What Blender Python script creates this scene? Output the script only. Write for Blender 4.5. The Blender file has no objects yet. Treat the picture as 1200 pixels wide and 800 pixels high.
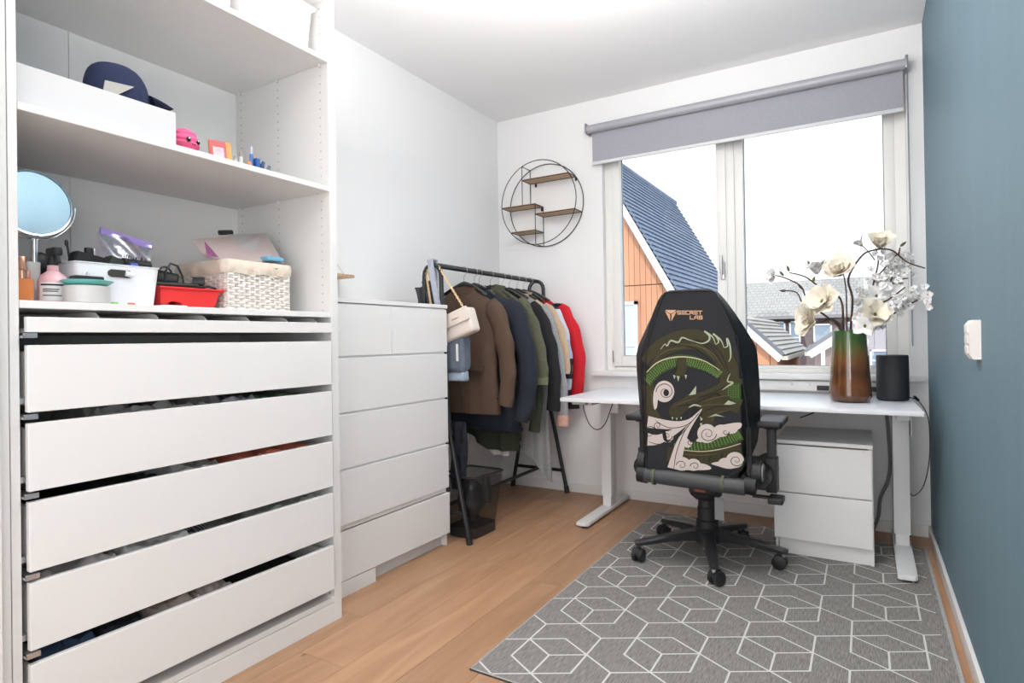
import bpy, bmesh, math, random
from mathutils import Vector, Matrix, noise
C = bpy.context.scene.collection
rnd = random.Random(7)
PI = math.pi

# ---------------------------------------------------------------- camera
cd = bpy.data.cameras.new('camera'); cam = bpy.data.objects.new('camera', cd); C.objects.link(cam)
cd.sensor_width = 36.0; cd.lens = 697.87 / 1200 * 36; cd.shift_y = -0.00528; cd.clip_start = 0.02; cd.clip_end = 300
cam.matrix_world = Matrix(((0.8599762, 0.0156059, 0.5100955, 0), (0.5101114, 0.0032397, -0.8601022, 0),
                           (-0.0150752, 0.999873, -0.0051747, 1.05), (0, 0, 0, 1)))
bpy.context.scene.camera = cam

# ---------------------------------------------------------------- world, lights, exposure
sc = bpy.context.scene
sc.view_settings.view_transform = 'Standard'; sc.view_settings.look = 'None'
sc.view_settings.gamma = 1; sc.view_settings.use_curve_mapping = False
sc.view_settings.exposure = 0.40
w = bpy.data.worlds.new('sky'); sc.world = w; w.use_nodes = True
nt = w.node_tree; nt.nodes.clear()
wo = nt.nodes.new('ShaderNodeOutputWorld'); bg = nt.nodes.new('ShaderNodeBackground')
tc = nt.nodes.new('ShaderNodeTexCoord'); sx = nt.nodes.new('ShaderNodeSeparateXYZ'); cr = nt.nodes.new('ShaderNodeValToRGB')
nt.links.new(tc.outputs['Generated'], sx.inputs[0]); nt.links.new(sx.outputs['Z'], cr.inputs[0])
cr.color_ramp.elements[0].position = 0.0; cr.color_ramp.elements[0].color = (0.80, 0.84, 0.90, 1)
cr.color_ramp.elements[1].position = 0.9; cr.color_ramp.elements[1].color = (0.60, 0.74, 0.98, 1)
e = cr.color_ramp.elements.new(0.35); e.color = (0.80, 0.85, 0.92, 1)
nt.links.new(cr.outputs[0], bg.inputs[0]); bg.inputs[1].default_value = 1.5
nt.links.new(bg.outputs[0], wo.inputs[0])

def light(name, kind, loc, rot, energy, size=1, sizey=None, col=(1, 1, 1)):
    l = bpy.data.lights.new(name, kind); l.energy = energy; l.color = col
    if kind == 'AREA':
        l.size = size
        if sizey: l.shape = 'RECTANGLE'; l.size_y = sizey
    if kind == 'SUN': l.angle = math.radians(1.5)
    o = bpy.data.objects.new(name, l); C.objects.link(o); o.location = loc; o.rotation_euler = rot
    return o
light('sun', 'SUN', (0, -5, 12), (math.radians(52), 0, math.radians(18)), 1.7, col=(1, .96, .9))



light('fill_uplight', 'AREA', (-.66, 1.45, 2.04), (PI, 0, 0), 47, 1.0, 1.0, col=(1, .99, .985))  # unseen panel added to bounce soft fill off the ceiling
light('overhead_fill', 'AREA', (-.80, 2.05, 2.46), (math.radians(38), 0, math.radians(-15)), 6, .9, .9, col=(1, .985, .97))  # unseen fill added to brighten the window end, not a fitted lamp
light('rear_fill', 'AREA', (-.30, -1.15, 1.25), (math.radians(90), 0, 0), 36, 2.2, 2.2, col=(1, .99, .985))  # broad fill added behind the camera; the back wall has no doorway
light('side_fill', 'AREA', (.17, -.20, 1.30), (math.radians(90), 0, math.radians(64)), 13, .8, 1.0, col=(1, .99, .985))  # fill panel added beside the camera to brighten the wardrobe interior

# ---------------------------------------------------------------- materials
MATS = {}
def mat(name, col, rough=.5, metal=0., noise_amt=0., scale=20., bump=0., bscale=None, stretch=None, spec=None, coat=0., col2=None, sheen=0.):
    if name in MATS: return MATS[name]
    m = bpy.data.materials.new(name); m.use_nodes = True; n = m.node_tree; b = n.nodes['Principled BSDF']
    b.inputs['Base Color'].default_value = (*col, 1); b.inputs['Roughness'].default_value = rough; b.inputs['Metallic'].default_value = metal
    if spec is not None: b.inputs['Specular IOR Level'].default_value = spec
    if coat: b.inputs['Coat Weight'].default_value = coat; b.inputs['Coat Roughness'].default_value = .08
    if sheen: b.inputs['Sheen Weight'].default_value = sheen
    if noise_amt or bump or col2:
        t = n.nodes.new('ShaderNodeTexCoord'); mp = n.nodes.new('ShaderNodeMapping'); n.links.new(t.outputs['Object'], mp.inputs[0])
        if stretch: mp.inputs['Scale'].default_value = stretch
        nz = n.nodes.new('ShaderNodeTexNoise'); nz.inputs['Scale'].default_value = scale; nz.inputs['Detail'].default_value = 5
        n.links.new(mp.outputs[0], nz.inputs[0])
        if noise_amt or col2:
            r = n.nodes.new('ShaderNodeValToRGB'); r.color_ramp.elements[0].position = .3; r.color_ramp.elements[1].position = .7
            c2 = col2 if col2 else tuple(min(1, c * (1 + noise_amt)) for c in col)
            c1 = col if col2 else tuple(c * (1 - noise_amt) for c in col)
            r.color_ramp.elements[0].color = (*c1, 1); r.color_ramp.elements[1].color = (*c2, 1)
            n.links.new(nz.outputs[0], r.inputs[0]); n.links.new(r.outputs[0], b.inputs['Base Color'])
        if bump:
            nb = n.nodes.new('ShaderNodeTexNoise'); nb.inputs['Scale'].default_value = bscale or scale; nb.inputs['Detail'].default_value = 4
            n.links.new(mp.outputs[0], nb.inputs[0])
            bp = n.nodes.new('ShaderNodeBump'); bp.inputs['Strength'].default_value = bump; bp.inputs['Distance'].default_value = .002
            n.links.new(nb.outputs[0], bp.inputs['Height']); n.links.new(bp.outputs[0], b.inputs['Normal'])
    MATS[name] = m; return m

def clear_mat(name, col, transp, rough=.05, spec_col=(1, 1, 1)):
    m = bpy.data.materials.new(name); m.use_nodes = True; n = m.node_tree; n.nodes.remove(n.nodes['Principled BSDF'])
    out = n.nodes['Material Output']; tr = n.nodes.new('ShaderNodeBsdfTransparent'); tr.inputs[0].default_value = (*col, 1)
    gl = n.nodes.new('ShaderNodeBsdfGlossy'); gl.inputs[1].default_value = rough; gl.inputs[0].default_value = (*spec_col, 1)
    mx = n.nodes.new('ShaderNodeMixShader'); mx.inputs[0].default_value = transp
    n.links.new(tr.outputs[0], mx.inputs[1]); n.links.new(gl.outputs[0], mx.inputs[2]); n.links.new(mx.outputs[0], out.inputs[0])
    MATS[name] = m; return m

white_wall = mat('white_wall_paint', (.87, .865, .865), .75, bump=.25, bscale=180)
ceil_m = mat('ceiling_paint', (.88, .875, .875), .85, bump=.1, bscale=120)
def paint_blue():
    m = mat('blue_wall_paint', (.13, .22, .27), .62, bump=.35, bscale=90)
    n = m.node_tree; b = n.nodes['Principled BSDF']; t = n.nodes.new('ShaderNodeTexCoord'); mp = n.nodes.new('ShaderNodeMapping')
    mp.inputs['Scale'].default_value = (1, 3.0, .5); n.links.new(t.outputs['Object'], mp.inputs[0])
    nz = n.nodes.new('ShaderNodeTexNoise'); nz.inputs['Scale'].default_value = 3; nz.inputs['Detail'].default_value = 6; n.links.new(mp.outputs[0], nz.inputs[0])
    r = n.nodes.new('ShaderNodeValToRGB'); r.color_ramp.elements[0].color = (.108, .185, .226, 1); r.color_ramp.elements[1].color = (.132, .215, .26, 1)
    n.links.new(nz.outputs[0], r.inputs[0]); n.links.new(r.outputs[0], b.inputs['Base Color']); return m
blue_wall = paint_blue()
trim_w = mat('white_trim_paint', (.82, .81, .79), .35)
lam = mat('white_laminate', (.74, .73, .72), .38)
lam2 = mat('white_drawer_laminate', (.75, .74, .735), .42, bump=.04, bscale=60)
panel_w = mat('white_panel', (.90, .89, .88), .5)
frame_m = mat('window_frame_paint', (.84, .825, .79), .35)
hole_m = mat('peg_hole_grey', (.42, .40, .38), .7)
black_m = mat('black_plastic', (.012, .012, .014), .5, bump=.15, bscale=300)
black_g = mat('black_satin_metal', (.022, .022, .024), .28)
blk_leather = mat('black_leatherette', (.007, .0075, .009), .5, bump=.3, bscale=500)
blk_fabric = mat('charcoal_fabric', (.026, .026, .030), .85, noise_amt=.15, scale=300, bump=.4, bscale=600)
chrome = mat('chrome', (.75, .75, .77), .15, 1.)
steel = mat('brushed_steel', (.55, .55, .57), .35, 1.)
desk_w = mat('desk_white', (.80, .81, .84), .33)
metal_w = mat('white_powder_metal', (.76, .76, .76), .4)
gold = mat('gold_metal', (.80, .60, .35), .3, .9)
mirror_m = mat('mirror_glass', (.9, .9, .92), .02, 1.)
rail_b = mat('black_rack_metal', (.02, .02, .022), .35, bump=.1, bscale=200)
wood_shelf = mat('light_wood', (.50, .33, .20), .55, noise_amt=.2, scale=8, stretch=(1, 8, 8))

def plank_mat():
    m = bpy.data.materials.new('oak_plank'); m.use_nodes = True; n = m.node_tree; b = n.nodes['Principled BSDF']; L = n.links
    t = n.nodes.new('ShaderNodeTexCoord'); oi = n.nodes.new('ShaderNodeObjectInfo')
    mp = n.nodes.new('ShaderNodeMapping'); mp.inputs['Scale'].default_value = (7, .8, 1); L.new(t.outputs['Object'], mp.inputs[0])
    va = n.nodes.new('ShaderNodeVectorMath'); va.operation = 'SCALE'; va.inputs['Scale'].default_value = 37
    cx = n.nodes.new('ShaderNodeCombineXYZ'); L.new(oi.outputs['Random'], cx.inputs[0]); L.new(oi.outputs['Random'], cx.inputs[1]); L.new(cx.outputs[0], va.inputs[0])
    ad = n.nodes.new('ShaderNodeVectorMath'); ad.operation = 'ADD'; L.new(mp.outputs[0], ad.inputs[0]); L.new(va.outputs[0], ad.inputs[1])
    nz = n.nodes.new('ShaderNodeTexNoise'); nz.inputs['Scale'].default_value = 2.2; nz.inputs['Detail'].default_value = 9; nz.inputs['Distortion'].default_value = 1.2
    L.new(ad.outputs[0], nz.inputs[0])
    r = n.nodes.new('ShaderNodeValToRGB'); e = r.color_ramp.elements
    e[0].position = .28; e[0].color = (.36, .195, .105, 1); e[1].position = .72; e[1].color = (.485, .285, .165, 1)
    L.new(nz.outputs[0], r.inputs[0])
    hs = n.nodes.new('ShaderNodeHueSaturation'); L.new(r.outputs[0], hs.inputs['Color'])
    mr = n.nodes.new('ShaderNodeMapRange'); mr.inputs[3].default_value = .90; mr.inputs[4].default_value = 1.08
    L.new(oi.outputs['Random'], mr.inputs[0]); L.new(mr.outputs[0], hs.inputs['Value'])
    # a few dark knots
    m2 = n.nodes.new('ShaderNodeMapping'); m2.inputs['Scale'].default_value = (1, .55, 1); L.new(t.outputs['Object'], m2.inputs[0])
    a2 = n.nodes.new('ShaderNodeVectorMath'); a2.operation = 'ADD'; L.new(m2.outputs[0], a2.inputs[0]); L.new(va.outputs[0], a2.inputs[1])
    vo = n.nodes.new('ShaderNodeTexVoronoi'); vo.inputs['Scale'].default_value = 2.6; L.new(a2.outputs[0], vo.inputs[0])
    kr = n.nodes.new('ShaderNodeValToRGB'); kr.color_ramp.elements[0].position = .012; kr.color_ramp.elements[0].color = (1, 1, 1, 1)
    kr.color_ramp.elements[1].position = .035; kr.color_ramp.elements[1].color = (0, 0, 0, 1); L.new(vo.outputs[0], kr.inputs[0])
    mx = n.nodes.new('ShaderNodeMix'); mx.data_type = 'RGBA'; L.new(kr.outputs[0], mx.inputs[0]); L.new(hs.outputs[0], mx.inputs[6]); mx.inputs[7].default_value = (.11, .065, .04, 1)
    L.new(mx.outputs[2], b.inputs['Base Color']); b.inputs['Roughness'].default_value = .42
    bp = n.nodes.new('ShaderNodeBump'); bp.inputs['Strength'].default_value = .12; bp.inputs['Distance'].default_value = .002
    L.new(nz.outputs[0], bp.inputs['Height']); L.new(bp.outputs[0], b.inputs['Normal'])
    return m

# ---------------------------------------------------------------- mesh helpers
class MB:
    def __init__(s): s.bm = bmesh.new()
    def box(s, x0, x1, y0, y1, z0, z1, bev=0., seg=2):
        if x0 > x1: x0, x1 = x1, x0
        if y0 > y1: y0, y1 = y1, y0
        if z0 > z1: z0, z1 = z1, z0
        r = bmesh.ops.create_cube(s.bm, size=1)
        for v in r['verts']: v.co = Vector(((x0 + x1) / 2 + v.co.x * (x1 - x0), (y0 + y1) / 2 + v.co.y * (y1 - y0), (z0 + z1) / 2 + v.co.z * (z1 - z0)))
        if bev > 0:
            ed = list({e for v in r['verts'] for e in v.link_edges})
            bmesh.ops.bevel(s.bm, geom=ed, offset=bev, segments=seg, affect='EDGES', profile=.6)
        return s
    def grid(s, rows, closed=False, cap0=False, cap1=False):
        vv = [[s.bm.verts.new(p) for p in r] for r in rows]
        n = len(rows[0])
        for a, b in zip(vv, vv[1:]):
            for i in range(n if closed else n - 1):
                j = (i + 1) % n
                try: s.bm.faces.new((a[i], a[j], b[j], b[i]))
                except ValueError: pass
        if cap0: s.bm.faces.new(vv[0][::-1])
        if cap1: s.bm.faces.new(vv[-1])
        return s
    def tube(s, pts, r, n=10, cap=True, ell=1.0, up=None):
        P = [Vector(p) for p in pts]; R = r if isinstance(r, (list, tuple)) else [r] * len(P)
        rows = []; t0 = (P[1] - P[0]).normalized()
        a = Vector(up) if up else (Vector((0, 0, 1)) if abs(t0.z) < .9 else Vector((0, 1, 0)))
        u = t0.cross(a).normalized(); v = u.cross(t0)
        for i, p in enumerate(P):
            t = (P[min(i + 1, len(P) - 1)] - P[max(i - 1, 0)]).normalized()
            u = (u - t * u.dot(t)).normalized(); v = t.cross(u)
            rows.append([p + (u * math.cos(2 * PI * k / n) + v * math.sin(2 * PI * k / n) * ell) * R[i] for k in range(n)])
        return s.grid(rows, True, cap, cap)
    def lathe(s, prof, cx, cy, cz=0, n=32, cap0=True, cap1=True):
        rows = [[Vector((cx + r * math.cos(2 * PI * k / n), cy + r * math.sin(2 * PI * k / n), cz + z)) for k in range(n)] for r, z in prof]
        return s.grid(rows, True, cap0, cap1)
    def prism(s, poly, o, u, v, d):
        o, u, v, d = map(Vector, (o, u, v, d))
        a = [s.bm.verts.new(o + u * p[0] + v * p[1]) for p in poly]; b = [s.bm.verts.new(o + u * p[0] + v * p[1] + d) for p in poly]
        s.bm.faces.new(a[::-1]); s.bm.faces.new(b); n = len(a)
        for i in range(n): s.bm.faces.new((a[i], a[(i + 1) % n], b[(i + 1) % n], b[i]))
        return s
    def ball(s, c, rx, ry, rz, u=16, v=10):
        r = bmesh.ops.create_uvsphere(s.bm, u_segments=u, v_segments=v, radius=1)
        for q in r['verts']: q.co = Vector((c[0] + q.co.x * rx, c[1] + q.co.y * ry, c[2] + q.co.z * rz))
        return s
    def xf(s, M):
        s.bm.transform(M); return s
    def noise(s, amp, sc=10., off=0):
        for v in s.bm.verts: v.co += noise.noise_vector(v.co * sc + Vector((off, off, off))) * amp
        return s

WM = {}
def wm(o): return WM.get(o.name, Matrix.Identity(4))
def thing(name, label, cat, loc=(0, 0, 0), rz=0, group=None, kind=None):
    o = bpy.data.objects.new(name, None); C.objects.link(o); o.empty_display_size = .05
    M = Matrix.Translation(loc) @ Matrix.Rotation(rz, 4, 'Z'); o.matrix_world = M; o.location = loc; o.rotation_euler = (0, 0, rz); WM[o.name] = M
    if label: o['label'] = label
    if cat: o['category'] = cat
    if group: o['group'] = group
    if kind: o['kind'] = kind
    return o
def ob(name, mb, m, parent=None, label=None, cat=None, group=None, kind=None, smooth=True, local=False, ang=35):
    """link the collected shapes as one mesh object; coordinates are world ones unless local"""
    me = bpy.data.meshes.new(name); bm = mb.bm
    bmesh.ops.recalc_face_normals(bm, faces=bm.faces[:])
    if parent is None:
        xs = [v.co for v in bm.verts]
        c = Vector(((min(v.x for v in xs) + max(v.x for v in xs)) / 2, (min(v.y for v in xs) + max(v.y for v in xs)) / 2, min(v.z for v in xs)))
        M = Matrix.Translation(c)
    else:
        M = wm(parent)
    if not local or parent is None: bm.transform(M.inverted())
    bm.to_mesh(me); bm.free()
    if smooth:
        me.shade_smooth()
        try: me.set_sharp_from_angle(angle=math.radians(ang))
        except Exception: pass
    me.materials.append(m)
    o = bpy.data.objects.new(name, me); C.objects.link(o)
    if parent is None: o.location = M.translation; WM[o.name] = M
    else: o.parent = parent; WM[o.name] = M
    if label: o['label'] = label
    if cat: o['category'] = cat
    if group: o['group'] = group
    if kind: o['kind'] = kind
    return o
def struct(name, mb, m, **k): return ob(name, mb, m, kind='structure', **k)

# ---------------------------------------------------------------- the room
XL, XR, YW, YB, ZC = -2.308, .276, 3.725, -1.25, 2.647
struct('ceiling', MB().box(XL - .1, XR + .1, YB - .1, YW + .3, ZC, ZC + .12), ceil_m)
struct('wall_left', MB().box(XL - .1, XL, YB - .1, YW + .3, -.1, ZC), white_wall)
struct('wall_right', MB().box(XR, XR + .1, YB - .1, YW + .3, -.1, ZC), blue_wall)
struct('wall_back', MB().box(XL, XR, YB - .1, YB, -.1, ZC), white_wall)
WX0, WX1, WZ0, WZ1 = -1.492, .200, .831, 2.42
wall = MB()
wall.box(XL, WX0, YW, YW + .30, -.1, ZC); wall.box(WX1, XR, YW, YW + .30, -.1, ZC)
wall.box(WX0, WX1, YW, YW + .30, -.1, WZ0 - .03); wall.box(WX0, WX1, YW, YW + .30, WZ1, ZC)
struct('wall_window', wall, white_wall)
floor = struct('floor', MB().box(XL, XR, YB, YW, -.1, -.012), mat('subfloor', (.25, .15, .08), .8))
pm = plank_mat()
bx = -1.663 - .2 * 4
k = 0
for i in range(15):
    x0 = max(bx + .2 * i, XL); x1 = min(bx + .2 * (i + 1), XR)
    if x1 - x0 < .01: continue
    y = YB - rnd.uniform(0, 1.6)
    while y < YW:
        y1 = y + rnd.choice((1.8, 2.1, 1.5)); a = max(y, YB); b = min(y1, YW)
        if b - a > .02:
            m_ = MB().box(x0 + .0006, x1 - .0006, a + .0006, b - .0006, -.012, 0, .0012, 1)
            ob('plank', m_, pm, floor, smooth=False)
        y = y1
def base(name, x0, x1, y0, y1): struct(name, MB().box(x0, x1, y0, y1, 0, .062, .003, 2), trim_w)
base('baseboard_window', XL, XR, YW - .013, YW)
base('baseboard_right', XR - .013, XR, YB, YW - .013)
base('baseboard_left', XL, XL + .013, 2.47, YW - .013)
base('baseboard_back', XL, XR, YB, YB + .013)

# ---------------------------------------------------------------- window
win = thing('window_1', 'white framed window with one opening and one fixed pane', None, (-.65, YW + .06, WZ0), kind='structure')
FY0, FY1 = YW + .045, YW + .115
f = MB()
f.box(WX0, -1.437, FY0, FY1, WZ0, WZ1, .004); f.box(.148, WX1, FY0, FY1, WZ0, WZ1, .004)
f.box(-1.437, .148, FY0, FY1, WZ0, .856, .004); f.box(-1.437, .148, FY0, FY1, 2.36, WZ1, .004)
f.box(-.72, -.665, FY0, FY1, .856, 2.36, .004)
ob('frame', f, frame_m, win)
f = MB(); y0, y1 = FY0 - .012, FY1 - .01                                     # opening sash on the left
f.box(-1.442, -1.386, y0, y1, .860, 2.35, .005); f.box(-.768, -.712, y0, y1, .860, 2.35, .005)
f.box(-1.386, -.768, y0, y1, .860, .928, .005); f.box(-1.386, -.768, y0, y1, 2.30, 2.35, .005)
sash = ob('sash', f, frame_m, win, label='opening sash')
f = MB(); y0 = FY0 + .008
f.box(-.665, -.616, y0, y1, .856, 2.36, .004); f.box(.101, .148, y0, y1, .856, 2.36, .004)
f.box(-.616, .101, y0, y1, .856, .871, .003); f.box(-.616, .101, y0, y1, 2.31, 2.36, .003)
ob('glazing_bead', f, frame_m, win)
rb = mat('glazing_gasket', (.30, .31, .33), .5)
f = MB()
for (a, b, c, d) in ((-1.386, -.768, .928, 2.30), (-.616, .101, .871, 2.31)):
    for q in ((a, a + .005, c, d), (b - .005, b, c, d), (a, b, c, c + .004), (a, b, d - .004, d)):
        f.box(q[0], q[1], FY0 + .035, FY0 + .045, q[2], q[3])
ob('gasket', f, rb, win)
glass = clear_mat('window_glass', (.97, .985, .98), .015, .0)
ob('pane', MB().box(-1.386, -.768, FY0 + .038, FY0 + .044, .928, 2.30), glass, win, smooth=False)
ob('pane', MB().box(-.616, .101, FY0 + .038, FY0 + .044, .871, 2.31), glass, win, smooth=False)
h = MB(); h.box(-.748, -.722, FY0 - .024, FY0 - .010, 1.39, 1.50, .008, 3)
h.tube([(-.735, FY0 - .02, 1.43), (-.735, FY0 - .06, 1.43)], .008); h.tube([(-.735, FY0 - .055, 1.425), (-.735, FY0 - .058, 1.47), (-.735, FY0 - .055, 1.535)], [.010, .011, .008])
ob('handle', h, steel, win, label='steel window handle')
h = MB(); h.box(-1.448, -1.436, FY0 - .022, FY0 - .008, .885, .965, .003); ob('hinge', h, steel, win)
struct('trim_1', MB().box(-1.575, .262, YW - .045, YW + .05, .799, .831, .006), trim_w, label='white window sill board')
# ventilation strip and clip under the right pane
v = thing('sill_cover_strip', 'white strip with round buttons running under the fixed window pane', 'trim strip', (-.2, YW - .012, .76))
ob('strip', MB().box(-.62, .18, YW - .022, YW, .735, .792, .004), trim_w, v)
c_ = MB()
for xx in (-.36, -.27): c_.tube([(xx, YW - .026, .772), (xx, YW - .02, .772)], .006)
ob('button', c_, steel, v)

# ---------------------------------------------------------------- roller blind
bl = thing('roller_blind', 'grey roller blind rolled down over the top of the window', 'roller blind', (-.68, YW - .06, 2.19))
BX0, BX1, BY = -1.553, .196, YW - .062
blind_grey = mat('blind_fabric_grey', (.37, .37, .41), .85, noise_amt=.06, scale=120, bump=.15, bscale=400)
tube_grey = mat('blind_tube_grey', (.42, .42, .45), .45, .15)
ob('roller_tube', MB().tube([(BX0 - .01, BY, 2.432), (BX1, BY, 2.432)], .027, 24), tube_grey, bl)
ob('fabric', MB().box(BX0 + .012, BX1 - .008, BY + .020, BY + .023, 2.215, 2.44), blind_grey, bl, smooth=False)
ob('bottom_bar', MB().box(BX0 + .010, BX1 - .006, BY + .014, BY + .028, 2.198, 2.218, .003), mat('pale_bar', (.70, .70, .71), .4), bl)
br = mat('bracket_grey', (.33, .33, .35), .35, .6)
for (a, b) in ((BX0 - .022, BX0 - .010), (BX1 + .0, BX1 + .014)):
    ob('bracket', MB().box(a, b, BY - .030, YW, 2.402, 2.468, .005), br, bl)
ch = MB(); ch.tube([(BX1 + .010, BY - .022, 2.43), (BX1 + .012, BY - .022, 1.0)], .0022, 6); ch.tube([(BX1 + .010, BY + .022, 2.43), (BX1 + .012, BY + .022, 1.0)], .0022, 6)
ch.tube([(BX1 + .012, BY - .022, 1.0), (BX1 + .012, BY, .985), (BX1 + .012, BY + .022, 1.0)], .0022, 6)
ob('pull_chain', ch, mat('chain_grey', (.25, .25, .26), .4, .5), bl)

# ---------------------------------------------------------------- wall switch / dimmer
sw = thing('wall_switch', 'white switch box mounted on the blue wall', 'switch', (XR, 2.21, .975))
s = MB(); s.prism([(0, 0), (0, .110), (-.018, .110), (-.027, .098), (-.027, .014), (-.018, 0)], (XR, 2.080, .974), (1, 0, 0), (0, 0, 1), (0, .085, 0))
ob('housing', s, mat('switch_white', (.80, .76, .72), .4), sw)
s = MB()
for zz in (1.0, 1.03, 1.06): s.box(XR - .030, XR - .026, 2.095, 2.15, zz - .011, zz + .011, .002)
ob('button', s, mat('switch_button', (.74, .71, .68), .4), sw)

# ---------------------------------------------------------------- wardrobe
XW = -1.732; ZT = 2.36
wd = thing('wardrobe', 'tall white open wardrobe with shelves above five half open drawers', 'wardrobe', (-2.02, 1.11, 0))
ob('side_panel', MB().box(-2.300, XW, .602, .621, 0, ZT, .001, 1), lam, wd)
ob('side_panel', MB().box(-2.300, XW, 1.585, 1.619, 0, ZT, .001, 1), lam, wd)
ob('back_panel', MB().box(-2.305, -2.290, .605, .964, .05, ZT), panel_w, wd, smooth=False)
ob('back_panel', MB().box(-2.305, -2.290, .966, 1.617, .05, ZT), panel_w, wd, smooth=False)
ob('top_panel', MB().box(-2.300, XW, .621, 1.585, ZT - .018, ZT), lam, wd)
ob('plinth', MB().box(-2.29, XW + .0, .621, 1.585, 0, .070, .001, 1), lam, wd)
ob('bottom_panel', MB().box(-2.29, XW - .002, .621, 1.585, .073, .091), lam, wd)
for z in (2.125, 1.636, 1.161):
    ob('shelf', MB().box(-2.289, XW + .001, .622, 1.584, z - .019, z, .0015, 1), lam, wd)
hb = MB()
for y_, n_ in ((1.5848, 0), (.6212, 1)):
    for x_ in (-1.775, -2.02, -2.255):
        z = 1.17
        while z < ZT - .03:
            hb.box(x_ - .0025, x_ + .0025, y_ - .0012, y_ + .0002, z - .0025, z + .0025); z += .032
ob('peg_hole', hb, hole_m, wd, kind='stuff', smooth=False)
hb = MB()
for z in (2.104, 1.615, 1.14):
    for x_ in (-1.775, -2.02, -2.26): ob('shelf_support', MB().ball((x_, 1.580, z), .006, .006, .006, 8, 6), trim_w, wd)
# pull-out tray with curved dividers
XF = -1.716
tr = ob('tray', MB().box(XF - .018, XF, .631, 1.575, 1.084, 1.121, .001, 1).box(-2.27, XF - .018, .635, 1.57, 1.084, 1.090), lam, wd)
felt = mat('grey_felt', (.52, .50, .49), .9, noise_amt=.15, scale=200)
ob('tray_insert', MB().box(-1.98, -1.97, .64, 1.565, 1.091, 1.139).box(-1.97, XF - .02, .64, 1.565, 1.091, 1.094), felt, tr)
for y_ in (.80, .955, 1.10, 1.25, 1.40, 1.53):
    p = [(0, 0), (.22, 0), (.22, .020), (.212, .034), (.198, .043), (.18, .046), (0, .046)]
    ob('divider', MB().prism(p, (-1.968, y_, 1.094), (1, 0, 0), (0, 0, 1), (0, .004, 0)), mat('divider_pale', (.74, .71, .69), .7), tr, smooth=False)
DR = [(.892, 1.053), (.703, .866), (.512, .678), (.325, .486), (.130, .291)]
railm = mat('runner_steel', (.58, .58, .60), .3, .8)
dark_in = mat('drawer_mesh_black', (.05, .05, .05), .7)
for i, (z0, z1) in enumerate(DR):
    d = ob('drawer', MB().box(XF - .018, XF, .631, 1.570, z0, z1, .0012, 1), lam2, wd)
    b = MB(); b.box(-2.22, XF - .018, .637, .649, z0 + .015, z1 - .015); b.box(-2.22, XF - .018, 1.552, 1.564, z0 + .015, z1 - .015)
    b.box(-2.232, -2.22, .637, 1.564, z0 + .015, z1 - .015); ob('drawer_side', b, lam, d, smooth=False)
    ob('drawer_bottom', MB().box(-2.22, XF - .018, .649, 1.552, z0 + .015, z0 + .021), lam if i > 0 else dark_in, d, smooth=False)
    for ya, yb in ((.622, .640), (1.566, 1.584)):
        ob('runner', MB().box(-2.2, XF - .025, ya + .001, yb - .004, z0 + .02, z0 + .034), railm, d, smooth=False)
for i, z in enumerate((1.080, .886, .697, .505, .319)):
    r = MB(); r.box(-1.80, XW + .018, .6225, .650, z - .004, z - .001); r.box(XW + .014, XW + .019, .6225, .650, z - .010, z + .002); r.box(-1.80, XW + .018, .6225, .6245, z - .010, z - .001)
    ob('runner_clip', r, railm, wd, smooth=False)
ob('screw_cap', MB().box(XW - .03, XW - .02, 1.582, 1.5855, .098, .106), hole_m, wd, smooth=False)
# neighbouring wardrobe cut by the left edge of the picture
w2 = thing('wardrobe', 'closed white wardrobe cut off by the left picture edge', 'wardrobe', (-2.02, .08, 0))
ob('side_panel', MB().box(-2.300, XW + .002, .5815, .5995, 0, ZT, .001, 1), lam, w2)
ob('side_panel', MB().box(-2.300, XW, -.42, -.402, 0, ZT, .001, 1), lam, w2)
ob('back_panel', MB().box(-2.305, -2.29, -.402, .5815, 0, ZT), panel_w, w2, smooth=False)
ob('top_panel', MB().box(-2.29, XW, -.402, .5815, ZT - .018, ZT), lam, w2)
for a, b in ((-.418, .078), (.082, .577)):
    dd = ob('door', MB().box(XW + .004, XW + .022, a, b, .07, ZT - .01, .002, 1), lam2, w2)
    ob('handle', MB().box(XW + .04, XW + .048, b - .04 if a < 0 else a + .03, b - .03 if a < 0 else a + .04, 1.0, 1.2, .003), steel, dd)

# garments lying in the wardrobe drawers (crumpled cloth)
def crumple(name, label, cat, x0, x1, y0, y1, z0, z1, m, seed=0, group=None):
    b = MB(); n1, n2 = 26, 30; rows = []
    for i in range(n1 + 1):
        u = i / n1; row = []
        for j in range(n2 + 1):
            v = j / n2; e = min(u, 1 - u, v, 1 - v); t = min(1, e * 16); t = math.sqrt(max(0, 1 - (1 - t) ** 2))
            x = x0 + (x1 - x0) * u; y = y0 + (y1 - y0) * v
            q = Vector((x * 14 + seed, y * 14, seed * 3.1)); nn = noise.noise(q) * .5 + abs(noise.noise(q * 2.3)) * .6
            fold = .5 + .5 * math.sin((x * 60 + y * 25) + 4 * noise.noise(q * .7))
            row.append(Vector((x + noise.noise(q * 1.7) * .008, y + noise.noise(q * 1.3 + Vector((5, 5, 5))) * .008, z0 + .004 + (z1 - z0) * t * (.72 + .22 * nn + .08 * fold))))
        rows.append(row)
    b.grid(rows)
    bot = [[Vector((p.x, p.y, z0 + .002)) for p in r] for r in (rows[0], rows[-1])]
    b.grid([rows[0], bot[0]]); b.grid([rows[-1], bot[1]])
    b.grid([[r[0] for r in rows], [Vector((r[0].x, r[0].y, z0 + .002)) for r in rows]]); b.grid([[r[-1] for r in rows], [Vector((r[-1].x, r[-1].y, z0 + .002)) for r in rows]])
    bmesh.ops.remove_doubles(b.bm, verts=b.bm.verts[:], dist=.0008)
    return ob(name, b, m, label=label, cat=cat, group=group)
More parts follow.
